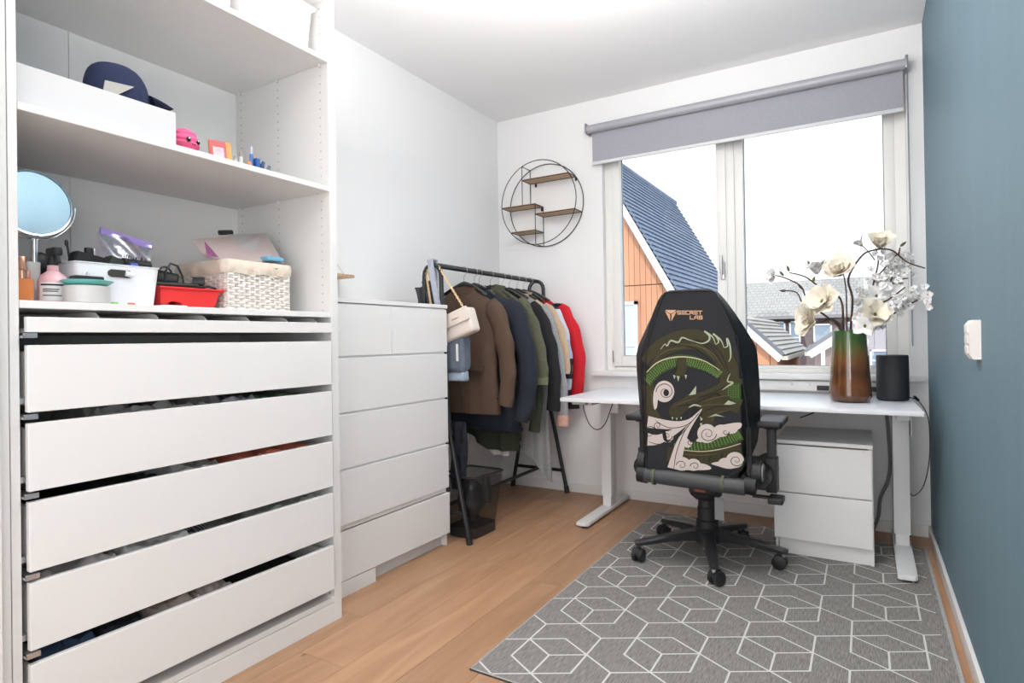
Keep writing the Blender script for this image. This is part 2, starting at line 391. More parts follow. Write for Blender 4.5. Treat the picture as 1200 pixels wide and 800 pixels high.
cl = lambda n, c, **k: mat('cloth_' + n, c, .9, bump=.35, bscale=500, noise_amt=.08, scale=60, **k)
GR = 'clothes lying in the wardrobe drawers'
def stripes(name, c1, c2, scale=60, axis='Y'):
    m = mat(name, c1, .9); n = m.node_tree; b = n.nodes['Principled BSDF']; t = n.nodes.new('ShaderNodeTexCoord'); wv = n.nodes.new('ShaderNodeTexWave')
    wv.bands_direction = axis; wv.inputs['Scale'].default_value = scale; n.links.new(t.outputs['Object'], wv.inputs[0])
    r = n.nodes.new('ShaderNodeValToRGB'); r.color_ramp.interpolation = 'CONSTANT'; r.color_ramp.elements[0].color = (*c1, 1); r.color_ramp.elements[1].position = .6; r.color_ramp.elements[1].color = (*c2, 1)
    n.links.new(wv.outputs[0], r.inputs[0]); n.links.new(r.outputs[0], b.inputs['Base Color']); return m
XI0, XI1 = -2.20, XF - .024
INN = [  # drawer, y0, y1, top offset below front top, material, label, name
 (1, .66, .82, -.055, cl('plum', (.10, .02, .03)), 'dark plum garment at the left of the second drawer', 'folded_garment'),
 (1, .85, 1.10, -.004, cl('offwhite', (.76, .73, .72)), 'off-white crumpled shirt left of centre in the second drawer', 'folded_shirt'),
 (1, 1.11, 1.30, .000, cl('palegrey', (.55, .55, .58)), 'pale grey crumpled shirt right of centre in the second drawer', 'folded_shirt'),
 (1, 1.32, 1.54, -.008, cl('green', (.22, .35, .20)), 'green folded shirt at the right of the second drawer', 'folded_shirt'),
 (2, .66, .86, -.045, cl('black', (.02, .02, .022)), 'black folded garment at the left of the third drawer', 'folded_garment'),
 (2, .87, 1.03, -.03, cl('charcoal', (.06, .065, .065)), 'charcoal folded garment at the middle of the third drawer', 'folded_garment'),
 (2, 1.04, 1.20, -.008, cl('white', (.80, .80, .80)), 'white crumpled garment left of the salmon one in the third drawer', 'folded_garment'),
 (2, 1.22, 1.52, .002, cl('salmon', (.72, .20, .13)), 'salmon red folded garment at the right of the third drawer', 'folded_garment'),
 (3, .66, .86, -.008, cl('lilacgrey', (.56, .52, .52)), 'pinkish grey shirt at the left of the fourth drawer', 'folded_shirt'),
 (3, .87, 1.06, -.004, cl('white', (.80, .80, .80)), 'white shirt left of the striped one in the fourth drawer', 'folded_shirt'),
 (3, 1.07, 1.26, -.01, stripes('cloth_pinstripe', (.03, .03, .04), (.4, .4, .42), 45), 'dark shirt with light stripes in the fourth drawer', 'folded_shirt'),
 (3, 1.27, 1.54, -.006, cl('sage', (.38, .43, .40)), 'sage grey shirt at the right of the fourth drawer', 'folded_shirt'),
 (4, .66, .80, -.004, cl('denim', (.035, .07, .13)), 'dark blue denim trousers at the left of the bottom drawer', 'folded_jeans'),
 (4, .81, .93, -.012, cl('navyblack', (.02, .025, .035)), 'near-black folded trousers beside the denim in the bottom drawer', 'folded_trousers'),
 (4, .94, 1.06, -.004, cl('taupe', (.42, .35, .31)), 'taupe folded trousers in the bottom drawer', 'folded_trousers'),
 (4, 1.07, 1.20, -.006, cl('beigegrey', (.58, .52, .48)), 'pale beige folded trousers in the bottom drawer', 'folded_trousers'),
 (4, 1.21, 1.50, -.03, cl('black', (.02, .02, .022)), 'black folded trousers at the right of the bottom drawer', 'folded_trousers'),
]
for k, (d, y0, y1, dz, m_, lb, nm) in enumerate(INN):
    z0 = DR[d][0] + .022; crumple(nm, lb, 'clothes', XI0, XI1, y0, y1, z0, DR[d][1] + dz + (.028 if dz > -.015 else .012), m_, seed=k * 1.7, group=GR)

# ---------------------------------------------------------------- chest of drawers
CX = -1.845; cb = thing('chest_of_drawers', 'tall white chest of drawers between the wardrobe and the clothes rack', 'chest of drawers', (-2.07, 2.06, 0))
CY0, CY1 = 1.668, 2.462
body = MB(); body.box(-2.290, CX - .022, CY1 - .016, CY1, 0, 1.212); body.box(-2.290, CX - .022, CY0, CY0 + .016, 0, 1.212); body.box(-2.290, -2.285, CY0, CY1, .05, 1.21)
ob('carcass', body, lam, cb, smooth=False)
ob('top_panel', MB().box(-2.290, CX + .002, CY0 - .002, CY1 + .001, 1.212, 1.230, .0012, 1), lam, cb)
ob('inner_frame', MB().box(-2.285, CX - .007, CY0 + .016, CY1 - .022, .279, 1.21), lam, cb, smooth=False)
CF = [(.990, 1.205), (.758, .980), (.528, .748), (.298, .518)]
for z0, z1 in CF[1:]: ob('drawer_front', MB().box(CX - .018, CX, CY0 + .002, CY1 - .006, z0, z1, .001, 1), lam2, cb)
ym = 2.045
ob('drawer_front', MB().box(CX - .018, CX, CY0 + .002, ym - .0012, .990, 1.205, .001, 1), lam2, cb)
ob('drawer_front', MB().box(CX - .018, CX, ym + .0012, CY1 - .006, .990, 1.205, .001, 1), lam2, cb)
q = MB().box(CX - .018, CX, CY0 + .002, CY1 - .004, .066, .272, .001, 1)
q.xf(Matrix.Translation((CX, CY1, .2)) @ Matrix.Rotation(math.radians(-1.2), 4, 'Z') @ Matrix.Rotation(math.radians(.6), 4, 'Y') @ Matrix.Translation((-CX + .002, -CY1, -.2)))
ob('drawer_front', q, lam2, cb, label='lowest drawer front, hanging slightly askew')
for z in (.985, .753, .523, .285): ob('side_notch', MB().box(-1.90, CX - .001, CY1 - .010, CY1 + .001, z - .010, z + .010), mat('notch_dark', (.02, .02, .025), .6), cb, smooth=False)
ob('kick_board', MB().box(CX - .03, CX - .014, CY0 + .01, 1.935, 0, .062), lam, cb, smooth=False)
ob('kick_board', MB().box(CX - .06, CX - .045, 1.935, CY1 - .016, 0, .066), lam, cb, smooth=False)

# pendant shelf on strings on the left wall behind the chest
ps = thing('hanging_shelf', 'small light wood shelf hung on strings beside the wardrobe', 'shelf', (-2.24, 2.05, 1.36))
ob('board', MB().box(-2.304, -2.195, 1.93, 2.165, 1.368, 1.383, .002), wood_shelf, ps)
ob('string', MB().tube([(-2.25, 2.15, 1.383), (-2.303, 2.05, 1.56)], .0015, 6).tube([(-2.25, 1.95, 1.383), (-2.303, 2.05, 1.56)], .0015, 6), mat('string', (.6, .5, .4), .9), ps)

# ---------------------------------------------------------------- round wire wall shelf
rs = thing('round_wall_shelf', 'round black wire shelf with four small wooden boards on the window wall', 'wall shelf', (-1.93, YW - .06, 1.70))
RY0, RY1 = YW - .125, YW - .006; rcx, rcz, rr = -1.915, 1.985, .288
def circ(y, r=rr, n=48): return [(rcx + r * math.cos(2 * PI * k / n), y, rcz + r * math.sin(2 * PI * k / n)) for k in range(n)]
wire = mat('black_wire', (.02, .018, .016), .4)
for y in (RY1, RY0):
    ringm = MB(); P = circ(y); n = len(P); rows = []
    for k_ in range(n):
        a = 2 * PI * k_ / n; c = Vector((rcx, y, rcz)); d = Vector((math.cos(a), 0, math.sin(a)))
        rows.append([c + d * (rr + .0032 * math.cos(t)) + Vector((0, .0032 * math.sin(t), 0)) for t in [2 * PI * j / 6 for j in range(6)]])
    rows.append(rows[0]); ringm.grid(rows, True); bmesh.ops.remove_doubles(ringm.bm, verts=ringm.bm.verts[:], dist=1e-5)
    ob('ring', ringm, wire, rs)
def onx(z): return math.sqrt(max(0, rr * rr - (z - rcz) ** 2))
SH = [(2.150, -2.035, rcx + onx(2.150)), (1.975, rcx - onx(1.975), -1.935), (1.905, -1.935 + .0, rcx + onx(1.905)), (1.795, rcx - onx(1.795), -1.935)]
for z, a, b in SH:
    ob('board', MB().box(a + .004, b - .004, RY0 + .004, RY1 - .004, z, z + .008, .001, 1), wood_shelf, rs)
uz = []
v = MB()
for y in (RY0, RY1):
    v.tube([(-2.035, y, rcz + math.sqrt(rr * rr - .12 ** 2)), (-2.035, y, 1.975)], .003, 6)
    v.tube([(-1.935, y, 1.98), (-1.935, y, rcz - math.sqrt(rr * rr - .02 ** 2))], .003, 6)
    for z, a, b in SH: v.tube([(a, y, z), (b, y, z)], .003, 6)
for z, a, b in SH:
    for xx in (a, b): v.tube([(xx, RY0, z), (xx, RY1, z)], .003, 6)
v.tube([(-2.035, RY0, 2.247), (-2.035, RY1, 2.247)], .003, 6); v.tube([(-1.935, RY0, 1.698), (-1.935, RY1, 1.698)], .003, 6)
ob('wire_frame', v, wire, rs)
for xx, zz in ((-1.99, 2.145), (-1.68, 2.145), (-1.945, 1.97)): ob('mount_tab', MB().box(xx - .006, xx + .006, RY1 - .004, RY1 + .004, zz - .022, zz), wire, rs)

# ---------------------------------------------------------------- rug
rg = thing('rug', 'grey flatwoven rug with white cube lattice lines under the chair', 'rug', (-.43, 2.53, 0))
def rug_mat():
    m = mat('rug_grey', (.25, .24, .235), .95); n = m.node_tree; b = n.nodes['Principled BSDF']; t = n.nodes.new('ShaderNodeTexCoord'); mp = n.nodes.new('ShaderNodeMapping')
    mp.inputs['Scale'].default_value = (420, 25, 1); n.links.new(t.outputs['Object'], mp.inputs[0]); nz = n.nodes.new('ShaderNodeTexNoise'); nz.inputs['Scale'].default_value = 1; nz.inputs['Detail'].default_value = 3
    n.links.new(mp.outputs[0], nz.inputs[0]); r = n.nodes.new('ShaderNodeValToRGB'); r.color_ramp.elements[0].position = .32; r.color_ramp.elements[1].position = .68
    r.color_ramp.elements[0].color = (.140, .130, .122, 1); r.color_ramp.elements[1].color = (.31, .290, .272, 1)
    n.links.new(nz.outputs[0], r.inputs[0]); n.links.new(r.outputs[0], b.inputs['Base Color'])
    bp = n.nodes.new('ShaderNodeBump'); bp.inputs['Strength'].default_value = .4; bp.inputs['Distance'].default_value = .002; n.links.new(nz.outputs[0], bp.inputs['Height']); n.links.new(bp.outputs[0], b.inputs['Normal'])
    return m
rm = rug_mat(); RX0, RX1, RGY0, RGY1 = -1.098, .240, 1.556, 3.500
ob('pile', MB().box(RX0, RX1, RGY0, RGY1, .0, .006, .001, 1), rm, rg)
ob('hem', MB().box(RX0, RX0 + .006, RGY0, RGY1, .0005, .0068).box(RX1 - .012, RX1, RGY0, RGY1, .0005, .0068).box(RX0, RX1, RGY0, RGY0 + .006, .0005, .0068).box(RX0, RX1, RGY1 - .006, RGY1, .0005, .0068), mat('rug_hem', (.36, .35, .34), .95, noise_amt=.2, scale=200), rg, smooth=False)
ED = [((0, 6), (0, 4)), ((0, 4), (0, 2)), ((0, 2), (1, 1)), ((1, 1), (1, 3)), ((1, 3), (0, 4)), ((1, 3), (2, 4)), ((1, 1), (2, 2)), ((2, 2), (2, 4)), ((0, 4), (1, 5)), ((1, 5), (2, 4)),
      ((2, 4), (3, 3)), ((2, 4), (2, 6)), ((2, 6), (1, 7)), ((1, 7), (0, 6)), ((2, 6), (3, 7))]
gx, gy = .1070, .0619; ox, oy = -1.020, 1.562
lx0, lx1, ly0, ly1 = RX0 + .008, RX1 - .032, RGY0 + .008, RGY1 - .012
def clip(p, q):
    t0, t1 = 0., 1.; dx, dy = q[0] - p[0], q[1] - p[1]
    for pp, qq in ((-dx, p[0] - lx0), (dx, lx1 - p[0]), (-dy, p[1] - ly0), (dy, ly1 - p[1])):
        if abs(pp) < 1e-9:
            if qq < 0: return None
        else:
            r = qq / pp
            if pp < 0: t0 = max(t0, r)
            else: t1 = min(t1, r)
    if t0 >= t1: return None
    return (p[0] + dx * t0, p[1] + dy * t0), (p[0] + dx * t1, p[1] + dy * t1)
lines = MB(); seen = set()
for a in range(-3, 8):
    for b in range(-10, 12):
        sx_, sy_ = 3 * a, 3 * a + 6 * b
        for (i0, j0), (i1, j1) in ED:
            key = tuple(sorted(((i0 + sx_, j0 + sy_), (i1 + sx_, j1 + sy_))))
            if key in seen: continue
            seen.add(key)
            c = clip((ox + (i0 + sx_) * gx, oy + (j0 + sy_) * gy), (ox + (i1 + sx_) * gx, oy + (j1 + sy_) * gy))
            if not c: continue
            P, Q = Vector((*c[0], 0)), Vector((*c[1], 0)); d = (Q - P)
            if d.length < .004: continue
            d.normalize(); nn = Vector((-d.y, d.x, 0)) * .0032; P = P - d * .002; Q = Q + d * .002
            lines.bm.faces.new([lines.bm.verts.new(v_ + Vector((0, 0, .0072 + (len(seen) % 30) * 1e-5))) for v_ in (P - nn, Q - nn, Q + nn, P + nn)])
ob('pattern_line', lines, mat('rug_line', (.66, .64, .61), .95, bump=.5, bscale=800), rg, smooth=False, kind='stuff')

# ---------------------------------------------------------------- desk
dk = thing('desk', 'white sit-stand desk below the window', 'desk', (-.63, 3.35, 0))
ZD = .722
t = MB(); t.box(-1.465, .200, 2.985, 3.69, ZD - .021, ZD, .003, 2)
t.xf(Matrix.Translation((-.63, 3.3, 0)) @ Matrix.Rotation(math.radians(1.2), 4, 'Z') @ Matrix.Translation((.63, -3.3, 0)))
ob('tabletop', t, desk_w, dk)
for x0, x1, nm in ((-1.392, -1.328, 'L'), (.104, .172, 'R')):
    xm = (x0 + x1) / 2
    lg = ob('leg', MB().box(x0, x1, 3.385, 3.475, .092, ZD - .045, .004, 2), metal_w, dk)
    ob('inner_column', MB().box(x0 + .006, x1 - .006, 3.391, 3.469, .028, .10, .003), metal_w, lg)
    if nm == 'L': b0, b1 = 3.02, 3.70
    else: b0, b1 = 2.975, 3.68
    ft = MB(); ft.prism([(-.036, 0), (-.036, b1 - b0 - .012), (-.026, b1 - b0), (.026, b1 - b0), (.036, b1 - b0 - .012), (.036, .014), (.024, 0), (-.024, 0)][::1], (xm, b0, .012 if nm == 'L' else .0185), (1, 0, 0), (0, 1, 0), (0, 0, .020))
    bmesh.ops.bevel(ft.bm, geom=ft.bm.edges[:], offset=.003, segments=2, affect='EDGES')
    ob('foot', ft, metal_w, dk)
    ob('foot_pad', MB().lathe([(.016, 0), (.018, .012)], xm, b0 + .03, .0 if nm == 'L' else .0072, 12), black_m, dk)
    ob('foot_pad', MB().lathe([(.016, 0), (.018, .012 if nm == 'L' else .0185)], xm, b1 - .03, .0, 12), black_m, dk)
    ob('arm', MB().box(xm - .025, xm + .025, 3.12, 3.62, ZD - .055, ZD - .0225, .003), metal_w, dk)
ob('cross_rail', MB().box(-1.33, .11, 3.40, 3.46, ZD - .060, ZD - .024, .002), metal_w, dk)
ob('motor_cover', MB().box(-1.30, -1.245, 3.30, 3.36, ZD - .115, ZD - .024, .006, 3), metal_w, dk, label='small white motor cover')
ob('control_box', MB().box(-1.41, -1.33, 3.02, 3.06, ZD - .040, ZD - .022, .003), mat('control_grey', (.50, .52, .54), .4), dk)
ob('rear_bracket', MB().box(.178, .186, 3.40, 3.48, .56, ZD - .024, .002), metal_w, dk)
def cable(name, label, pts, r=.0028, m=black_m, cat='cable', group=None):
    # smooth the path with Catmull-Rom
    P = [Vector(p) for p in pts]; out = []
    for i in range(len(P) - 1):
        p0, p1, p2, p3 = P[max(i - 1, 0)], P[i], P[i + 1], P[min(i + 2, len(P) - 1)]
        for k in range(6):
            t = k / 6; out.append(.5 * ((2 * p1) + (-p0 + p2) * t + (2 * p0 - 5 * p1 + 4 * p2 - p3) * t * t + (-p0 + 3 * p1 - 3 * p2 + p3) * t ** 3))
    out.append(P[-1]); return ob(name, MB().tube(out, r, 8), m, label=label, cat=cat, group=group)
cable('cable', 'black cable looping below the left desk corner', [(-1.376, 3.10, .695), (-1.372, 3.10, .64), (-1.34, 3.10, .565), (-1.295, 3.10, .538), (-1.25, 3.10, .57), (-1.215, 3.10, .65), (-1.205, 3.12, .698)])
cable('cable', 'short black cable hanging under the desk middle', [(-.20, 3.2, .698), (-.22, 3.2, .675), (-.28, 3.22, .645)])
cable('cable', 'thin black cable hanging from the speaker along the blue wall', [(.170, 3.50, .735), (.20, 3.55, .727), (.232, 3.60, .70), (.262, 3.58, .62), (.262, 3.55, .45), (.24, 3.58, .30), (.20, 3.62, .23), (.175, 3.64, .25)], .0022)
cable('cable', 'grey corrugated cable behind the right desk leg', [(.085, 3.63, .69), (.10, 3.62, .42), (.09, 3.61, .30), (.055, 3.62, .20), (.045, 3.64, .10), (.02, 3.66, .02)], .008, mat('cable_grey', (.22, .22, .23), .5))
plug = ob('cable_connector', MB().tube([(.205, 3.555, .735), (.222, 3.575, .716)], .007, 10), black_m, label='small black plug connector at the right desk end', cat='plug')

# ---------------------------------------------------------------- small cabinet under desk
cc = thing('drawer_cabinet', 'low white two-drawer cabinet under the right end of the desk', 'cabinet', (-.18, 3.35, .0068))
KX0, KX1, KY = -.386, .020, 3.112
Z0 = .0075
ob('side_panel', MB().box(KX0, KX0 + .016, KY + .012, 3.58, Z0, .532), lam, cc, smooth=False)
ob('side_panel', MB().box(KX1 - .014, KX1, KY + .004, 3.58, Z0, .532), lam, cc, smooth=False)
ob('top_panel', MB().box(KX0 - .0, KX1 + .002, KY - .002, 3.585, .532, .550, .0012, 1), lam, cc)
ob('back_panel', MB().box(KX0 + .016, KX1 - .014, 3.57, 3.575, Z0 + .05, .53), lam, cc, smooth=False)
ob('drawer_front', MB().box(KX0 - .004, KX1 - .004, KY - .006, KY + .010, .305, .526, .001, 1), lam2, cc)
ob('drawer_front', MB().box(KX0 - .004, KX1 - .004, KY - .006, KY + .010, .082, .300, .001, 1), lam2, cc)
ob('kick_board', MB().box(KX0 + .012, KX1 - .014, KY + .012, KY + .026, Z0, .079), lam, cc, smooth=False)
ob('inner_frame', MB().box(KX0 + .018, KX1 - .016, KY + .014, 3.56, Z0 + .06, .52), lam, cc, smooth=False)

# ---------------------------------------------------------------- clothes rack
RX = -1.975; RZ = 1.452
rk = thing('clothes_rack', 'black metal clothes rack standing in the corner behind the chest', 'clothes rack', (RX, 3.08, 0))
def frame_pts(y, both=True):
    R_ = .055; out = []
    L_ = [(-.215, 0), (-.150, .32), (-.098, .56), (-.068, 1.0), (-R_, RZ - R_)]
    for x, z in L_: out.append((RX + x, y, z))
    for k in range(1, 8): a = PI - PI * k / 8; out.append((RX + R_ * math.cos(a), y, RZ - R_ + R_ * math.sin(a)))
    for x, z in L_[::-1]: out.append((RX - x, y, z))
    return out
for y in (2.512, 3.672):
    fr = ob('end_frame', MB().tube(frame_pts(y), .0125, 12, up=(0, 1, 0)), rail_b, rk)
    ob('cross_bar', MB().tube([(RX - .185, y, .15), (RX + .185, y, .15)], .011, 10), rail_b, fr)
    for s_ in (-1, 1): ob('rubber_foot', MB().tube([(RX + s_ * .2155, y, .0), (RX + s_ * .207, y, .045)], [.017, .016], 12), black_m, fr)
ob('hanging_rail', MB().tube([(RX, 2.50, RZ), (RX, 3.68, RZ)], .0145, 14), rail_b, rk)
ob('lower_bar', MB().tube([(RX + .0, 2.52, .15), (RX, 3.66, .15)], .011, 10), rail_b, rk)

def fabric(n, c, **k): return mat('fabric_' + n, c, .88, noise_amt=k.pop('na', .10), scale=k.pop('sc', 90), bump=.5, bscale=700, **k)
hang_m = mat('hanger_black', (.02, .02, .02), .4); hang_w = mat('hanger_white', (.72, .70, .68), .4)
def hanger(y, m, label, cx=RX, wide=.15, yaw=0., zt=1.355):
    h = thing('coat_hanger', label, 'hanger', (cx, y, zt), yaw, 'hangers on the clothes rack')
    b = MB(); P = [(0, 0, .03), (0, 0, .058)]
    r = .024; zc = RZ - zt + .0145 - .0225 + .0
    zc = RZ - zt - .006
    P += [(.010, 0, .070)]
    for k in range(9):
        a = math.radians(-60 + k * 30); P.append((r * math.cos(a), 0, zc + r * math.sin(a)))
    b.tube(P, .0018, 6); ob('hook', b, steel, h, local=True)
    b = MB(); rows = []
    for k in range(15):
        u = (k - 7) / 7; x = u * wide; z = .03 - .072 * abs(u) ** 1.35; th = .012 + .010 * abs(u) ** 2; hh = .026 - .012 * abs(u)
        rows.append([Vector((x, th * math.cos(t) - .01 * abs(u) ** 2, z - hh / 2 + hh * .55 * math.sin(t))) for t in [2 * PI * j / 10 for j in range(10)]])
    b.grid(rows, True, True, True); ob('shoulder_bar', b, m, h, local=True)
    return h

def garment(name, label, cat, y, m, sw=.235, hw=.25, zt=1.352, zh=.66, th=.045, cx=RX, yaw=0., sl_end=(.30, .68), sl_mid=(.275, .95), sr=.058, seed=0, parts=None, fold=.010, hem_l=0, hem_r=0, sleeves=(1, -1), cuff=None, collar=None, neck=.065, drop=.055, lean=.0):
    g = thing(name, label, cat, (cx, y, zh), yaw, None)
    H = zt - zh; N = 56; rows = []; nz = 40
    for i in range(nz + 1):
        u = (i / nz) ** 1.15; z = H * (1 - u)
        if u < .13:
            s = u / .13; w_ = neck + (sw - neck) * math.sin(s * PI / 2) ** .9; t_ = th * (.55 + .45 * s)
        else:
            s = (u - .13) / .87; w_ = sw + (hw - sw) * s ** 1.2 - .018 * math.sin(PI * s); t_ = th * (1 + .15 * math.sin(PI * s * .9))
        row = []
        for j in range(N):
            a = 2 * PI * j / N; c, s_ = math.cos(a), math.sin(a)
            x = w_ * math.copysign(abs(c) ** .75, c); yy = t_ * math.copysign(abs(s_) ** .7, s_)
            sl = drop * (abs(x) / sw) ** 1.3 if u < .5 else drop * (abs(x) / sw) ** 1.3 * max(0, 1 - (u - .5) * 3)
            zz = z - sl * (1 if u < .13 else max(0, 1 - (u - .13) * 2.2))
            zz += ((hem_r if x > 0 else hem_l) * abs(x) / hw) * u ** 3
            k1 = fold * u * (math.sin(x * 38 + seed * 2.1 + 2 * noise.noise(Vector((x * 3, seed, z * 1.5)))) + .6 * math.sin(x * 71 + seed))
            nn = noise.noise(Vector((x * 9 + seed * 5, yy * 4, z * 5))) * .010 * (.3 + u)
            row.append(Vector((x + noise.noise(Vector((z * 6, seed, a))) * .006 * u, yy + (k1 + nn) * (1 if abs(c) < .97 else .4) + lean * u, zz)))
        rows.append(row)
    top = [Vector((p.x * .82, p.y * .6, p.z - .012)) for p in rows[0]]
    bot = [Vector((p.x * .97, p.y * .8, p.z + .03)) for p in rows[-1]]
    ob('body', MB().grid([top] + rows + [bot], True, True, True), m, g, local=True, ang=80)
    for sd in sleeves:
        (ex, ez), (mx_, mz) = sl_end, sl_mid
        A = Vector((sd * (sw - .045), -.002, H - drop - .035)); B = Vector((sd * mx_, -.015, mz - zh)); E = Vector((sd * ex, -.035, ez - zh))
        rows = []; n = 26
        for i in range(n + 1):
            t = i / n; p = A * (1 - t) ** 2 + (B * 2 - (A + E) / 2) * 2 * t * (1 - t) + E * t * t
            d = ((B * 2 - (A + E) / 2 - A) * (1 - t) + (E - (B * 2 - (A + E) / 2)) * t).normalized(); ux = Vector((0, 1, 0)); vx = d.cross(ux).normalized()
            r = sr * (1.0 - .28 * t) * (min(1, .62 + t * 5) if t < .08 else 1); row = []
            for j in range(22):
                a = 2 * PI * j / 22; rr_ = r * (1 + .10 * noise.noise(Vector((a * 1.3, t * 9, seed + sd))) + .07 * math.sin(t * 24 + 3 * math.cos(a) + seed))
                row.append(p + vx * rr_ * math.cos(a) + ux * rr_ * .66 * math.sin(a))
            rows.append(row)
        inn = [E + (p - E) * .8 - Vector((0, 0, -.02)) for p in rows[-1]]
        so = ob('sleeve', MB().grid(rows + [inn], True, True, True), m, g, local=True, ang=80)
        if cuff:
            b = MB(); r0 = rows[-3]; r1 = rows[-1]; b.grid([[E + (p - E) * 1.07 + (p_c - E) for p in r0] for p_c in (E,)] + [[E + (p - E) * 1.07 for p in r1]], True)
            ob('cuff', b, cuff, so, local=True, ang=80)
    if collar:
        b = MB(); rows = []
        for i in range(5):
            v = i / 4; row = []
            for j in range(24):
                a = 2 * PI * j / 24; row.append(Vector(((neck + .018 + .012 * v) * math.cos(a), (th * .6 + .012 + .012 * v) * math.sin(a), H - .03 + .05 * v - (0.02 * v * abs(math.cos(a))) - .02 * (math.sin(a) < 0) * abs(math.sin(a)))))
            rows.append(row)
        rows.append([Vector((p.x * .9, p.y * .85, p.z - .03)) for p in rows[-1]])
        b.grid(rows, True); ob('collar', b, collar, g, local=True, ang=60)
    return g, H

brown = fabric('brown', (.085, .050, .032), sc=200); navy = fabric('navy', (.012, .017, .028)); olive = fabric('olive', (.105, .105, .065), sc=40)
dkolive = fabric('dark_olive', (.030, .036, .022)); blackf = fabric('black', (.012, .012, .015)); beige = fabric('beige', (.56, .40, .27)); greyk = mat('fabric_grey_knit', (.33, .33, .34), .95, noise_amt=.45, scale=260, bump=.8, bscale=400)
redf = fabric('red', (.62, .012, .022)); paleblue = fabric('pale_blue', (.45, .50, .60)); offw = fabric('off_white', (.62, .58, .55))
hl = 'black hanger {} on the clothes rack'
hanger(2.80, hang_m, 'black hanger inside the brown blazer')
hanger(2.905, hang_m, 'black hanger inside the navy jacket')
hanger(2.955, hang_w, 'white hanger showing between navy and brown jackets', wide=.12)
hanger(3.08, hang_m, 'black hanger inside the olive jacket')
hanger(3.22, hang_m, 'black hanger inside the black jacket')
hanger(3.30, hang_m, 'black hanger inside the grey cardigan')
hanger(3.40, hang_m, 'black hanger inside the beige shirt')
hanger(3.49, hang_m, 'black hanger inside the navy and white jumper')
hanger(3.58, hang_m, 'black hanger inside the red jumper')
g, H = garment('blazer', 'brown blazer hanging nearest the front of the rack', 'jacket', 2.80, brown, .225, .235, 1.352, .635, .036, sl_end=(.285, .69), sl_mid=(.285, .98), sr=.060, seed=1, fold=.006, collar=brown)
# lapels, pocket flaps and buttons on the front, which faces the chest of drawers
yf = -.052
for sd in (-1, 1):
    b = MB(); b.prism([(0, .0), (sd * .055, .035), (sd * .062, .085), (sd * .085, .095), (sd * .060, .200), (sd * .035, .215), (sd * .012, .10)], (0, yf + .004, H - .27), (1, 0, 0), (0, 0, 1), (0, -.006, 0))
    ob('lapel', b, fabric('brown_dark', (.085, .050, .032), sc=200), g, local=True)
for sd in (-1, 1):
    b = MB(); b.prism([(sd * .055, .01), (sd * .165, -.002), (sd * .163, -.04), (sd * .057, -.03)], (0, yf - .004, H - .44), (1, 0, 0), (0, 0, 1), (0, -.006, 0)); ob('pocket_flap', b, MATS['fabric_brown_dark'], g, local=True)
dkb = mat('button_dark', (.03, .02, .015), .4)
for zz in (-.30, -.40): ob('button', MB().lathe([(.009, 0), (.009, .004)], 0, 0, 0, 12).xf(Matrix.Translation((.004, yf - .002, H + zz)) @ Matrix.Rotation(PI / 2, 4, 'X')), dkb, g, local=True)
for k_ in range(3): ob('button', MB().lathe([(.006, 0), (.006, .004)], 0, 0, 0, 10).xf(Matrix.Translation((.262, -.074, .095 + k_ * .018)) @ Matrix.Rotation(PI / 2, 4, 'X')), dkb, g, local=True)
b = MB(); b.tube([(0.0, yf, H - .27), (-.004, yf - .001, H - .45), (.012, yf, .02)], .0018, 6); ob('front_edge', b, dkb, g, local=True)
g, H = garment('navy_jacket', 'dark navy quilted jacket hanging just behind the brown blazer', 'jacket', 2.905, navy, .25, .275, 1.355, .525, .038, sl_end=(.30, .60), sl_mid=(.335, .93), sr=.068, seed=2, collar=navy, cx=RX + .02)
ob('hem_band', MB().tube([(-.26, 0, .012), (.27, 0, .012)], .014, 8, ell=3.6, up=(0, 1, 0)), navy, g, local=True)
g, H = garment('parka', 'long black and dark green parka showing below the navy jacket', 'coat', 2.985, dkolive, .23, .20, 1.345, .40, .026, sl_end=(.27, .60), sl_mid=(.28, .9), seed=3, hem_l=.12, cx=RX + .04, fold=.016)
g, H = garment('denim_jacket', 'olive green jacket with buttoned cuffs and raised collar behind the navy jacket', 'jacket', 3.08, olive, .235, .235, 1.372, .60, .032, sl_end=(.355, .785), sl_mid=(.315, 1.03), sr=.052, seed=4, collar=olive, cuff=fabric('olive_light', (.17, .18, .10)), cx=RX + .01)
g, H = garment('green_overshirt', 'long dark olive overshirt hanging below the olive jacket sleeve', 'shirt', 3.145, fabric('forest', (.040, .046, .032)), .22, .165, 1.345, .43, .024, sl_end=(.275, .50), sl_mid=(.275, .9), sr=.05, seed=5, cx=RX + .0)
g, H = garment('black_jacket', 'black jacket with a long sleeve reaching below the desk edge', 'jacket', 3.22, blackf, .24, .235, 1.352, .66, .032, sl_end=(.355, .62), sl_mid=(.33, .98), sr=.056, seed=6, cx=RX + .01)
g, H = garment('cardigan', 'grey melange knitted cardigan hanging down to a long point', 'cardigan', 3.30, greyk, .225, .235, 1.34, .40, .028, sl_end=(.33, .52), sl_mid=(.29, .9), sr=.05, seed=7, hem_r=-.24, hem_l=.16, cx=RX + .06, fold=.016, cuff=fabric('peach', (.66, .40, .32)))
g, H = garment('beige_shirt', 'beige shirt with a dark button at the collar near the rack end', 'shirt', 3.40, beige, .225, .22, 1.352, .70, .032, sl_end=(.335, .83), sl_mid=(.30, 1.05), sr=.050, seed=8, collar=beige, cx=RX + .02)
ob('button', MB().lathe([(.013, 0), (.013, .004)], 0, 0, 0, 14).xf(Matrix.Translation((.045, -.048, H - .045)) @ Matrix.Rotation(PI / 2, 4, 'X')), dkb, g, local=True)
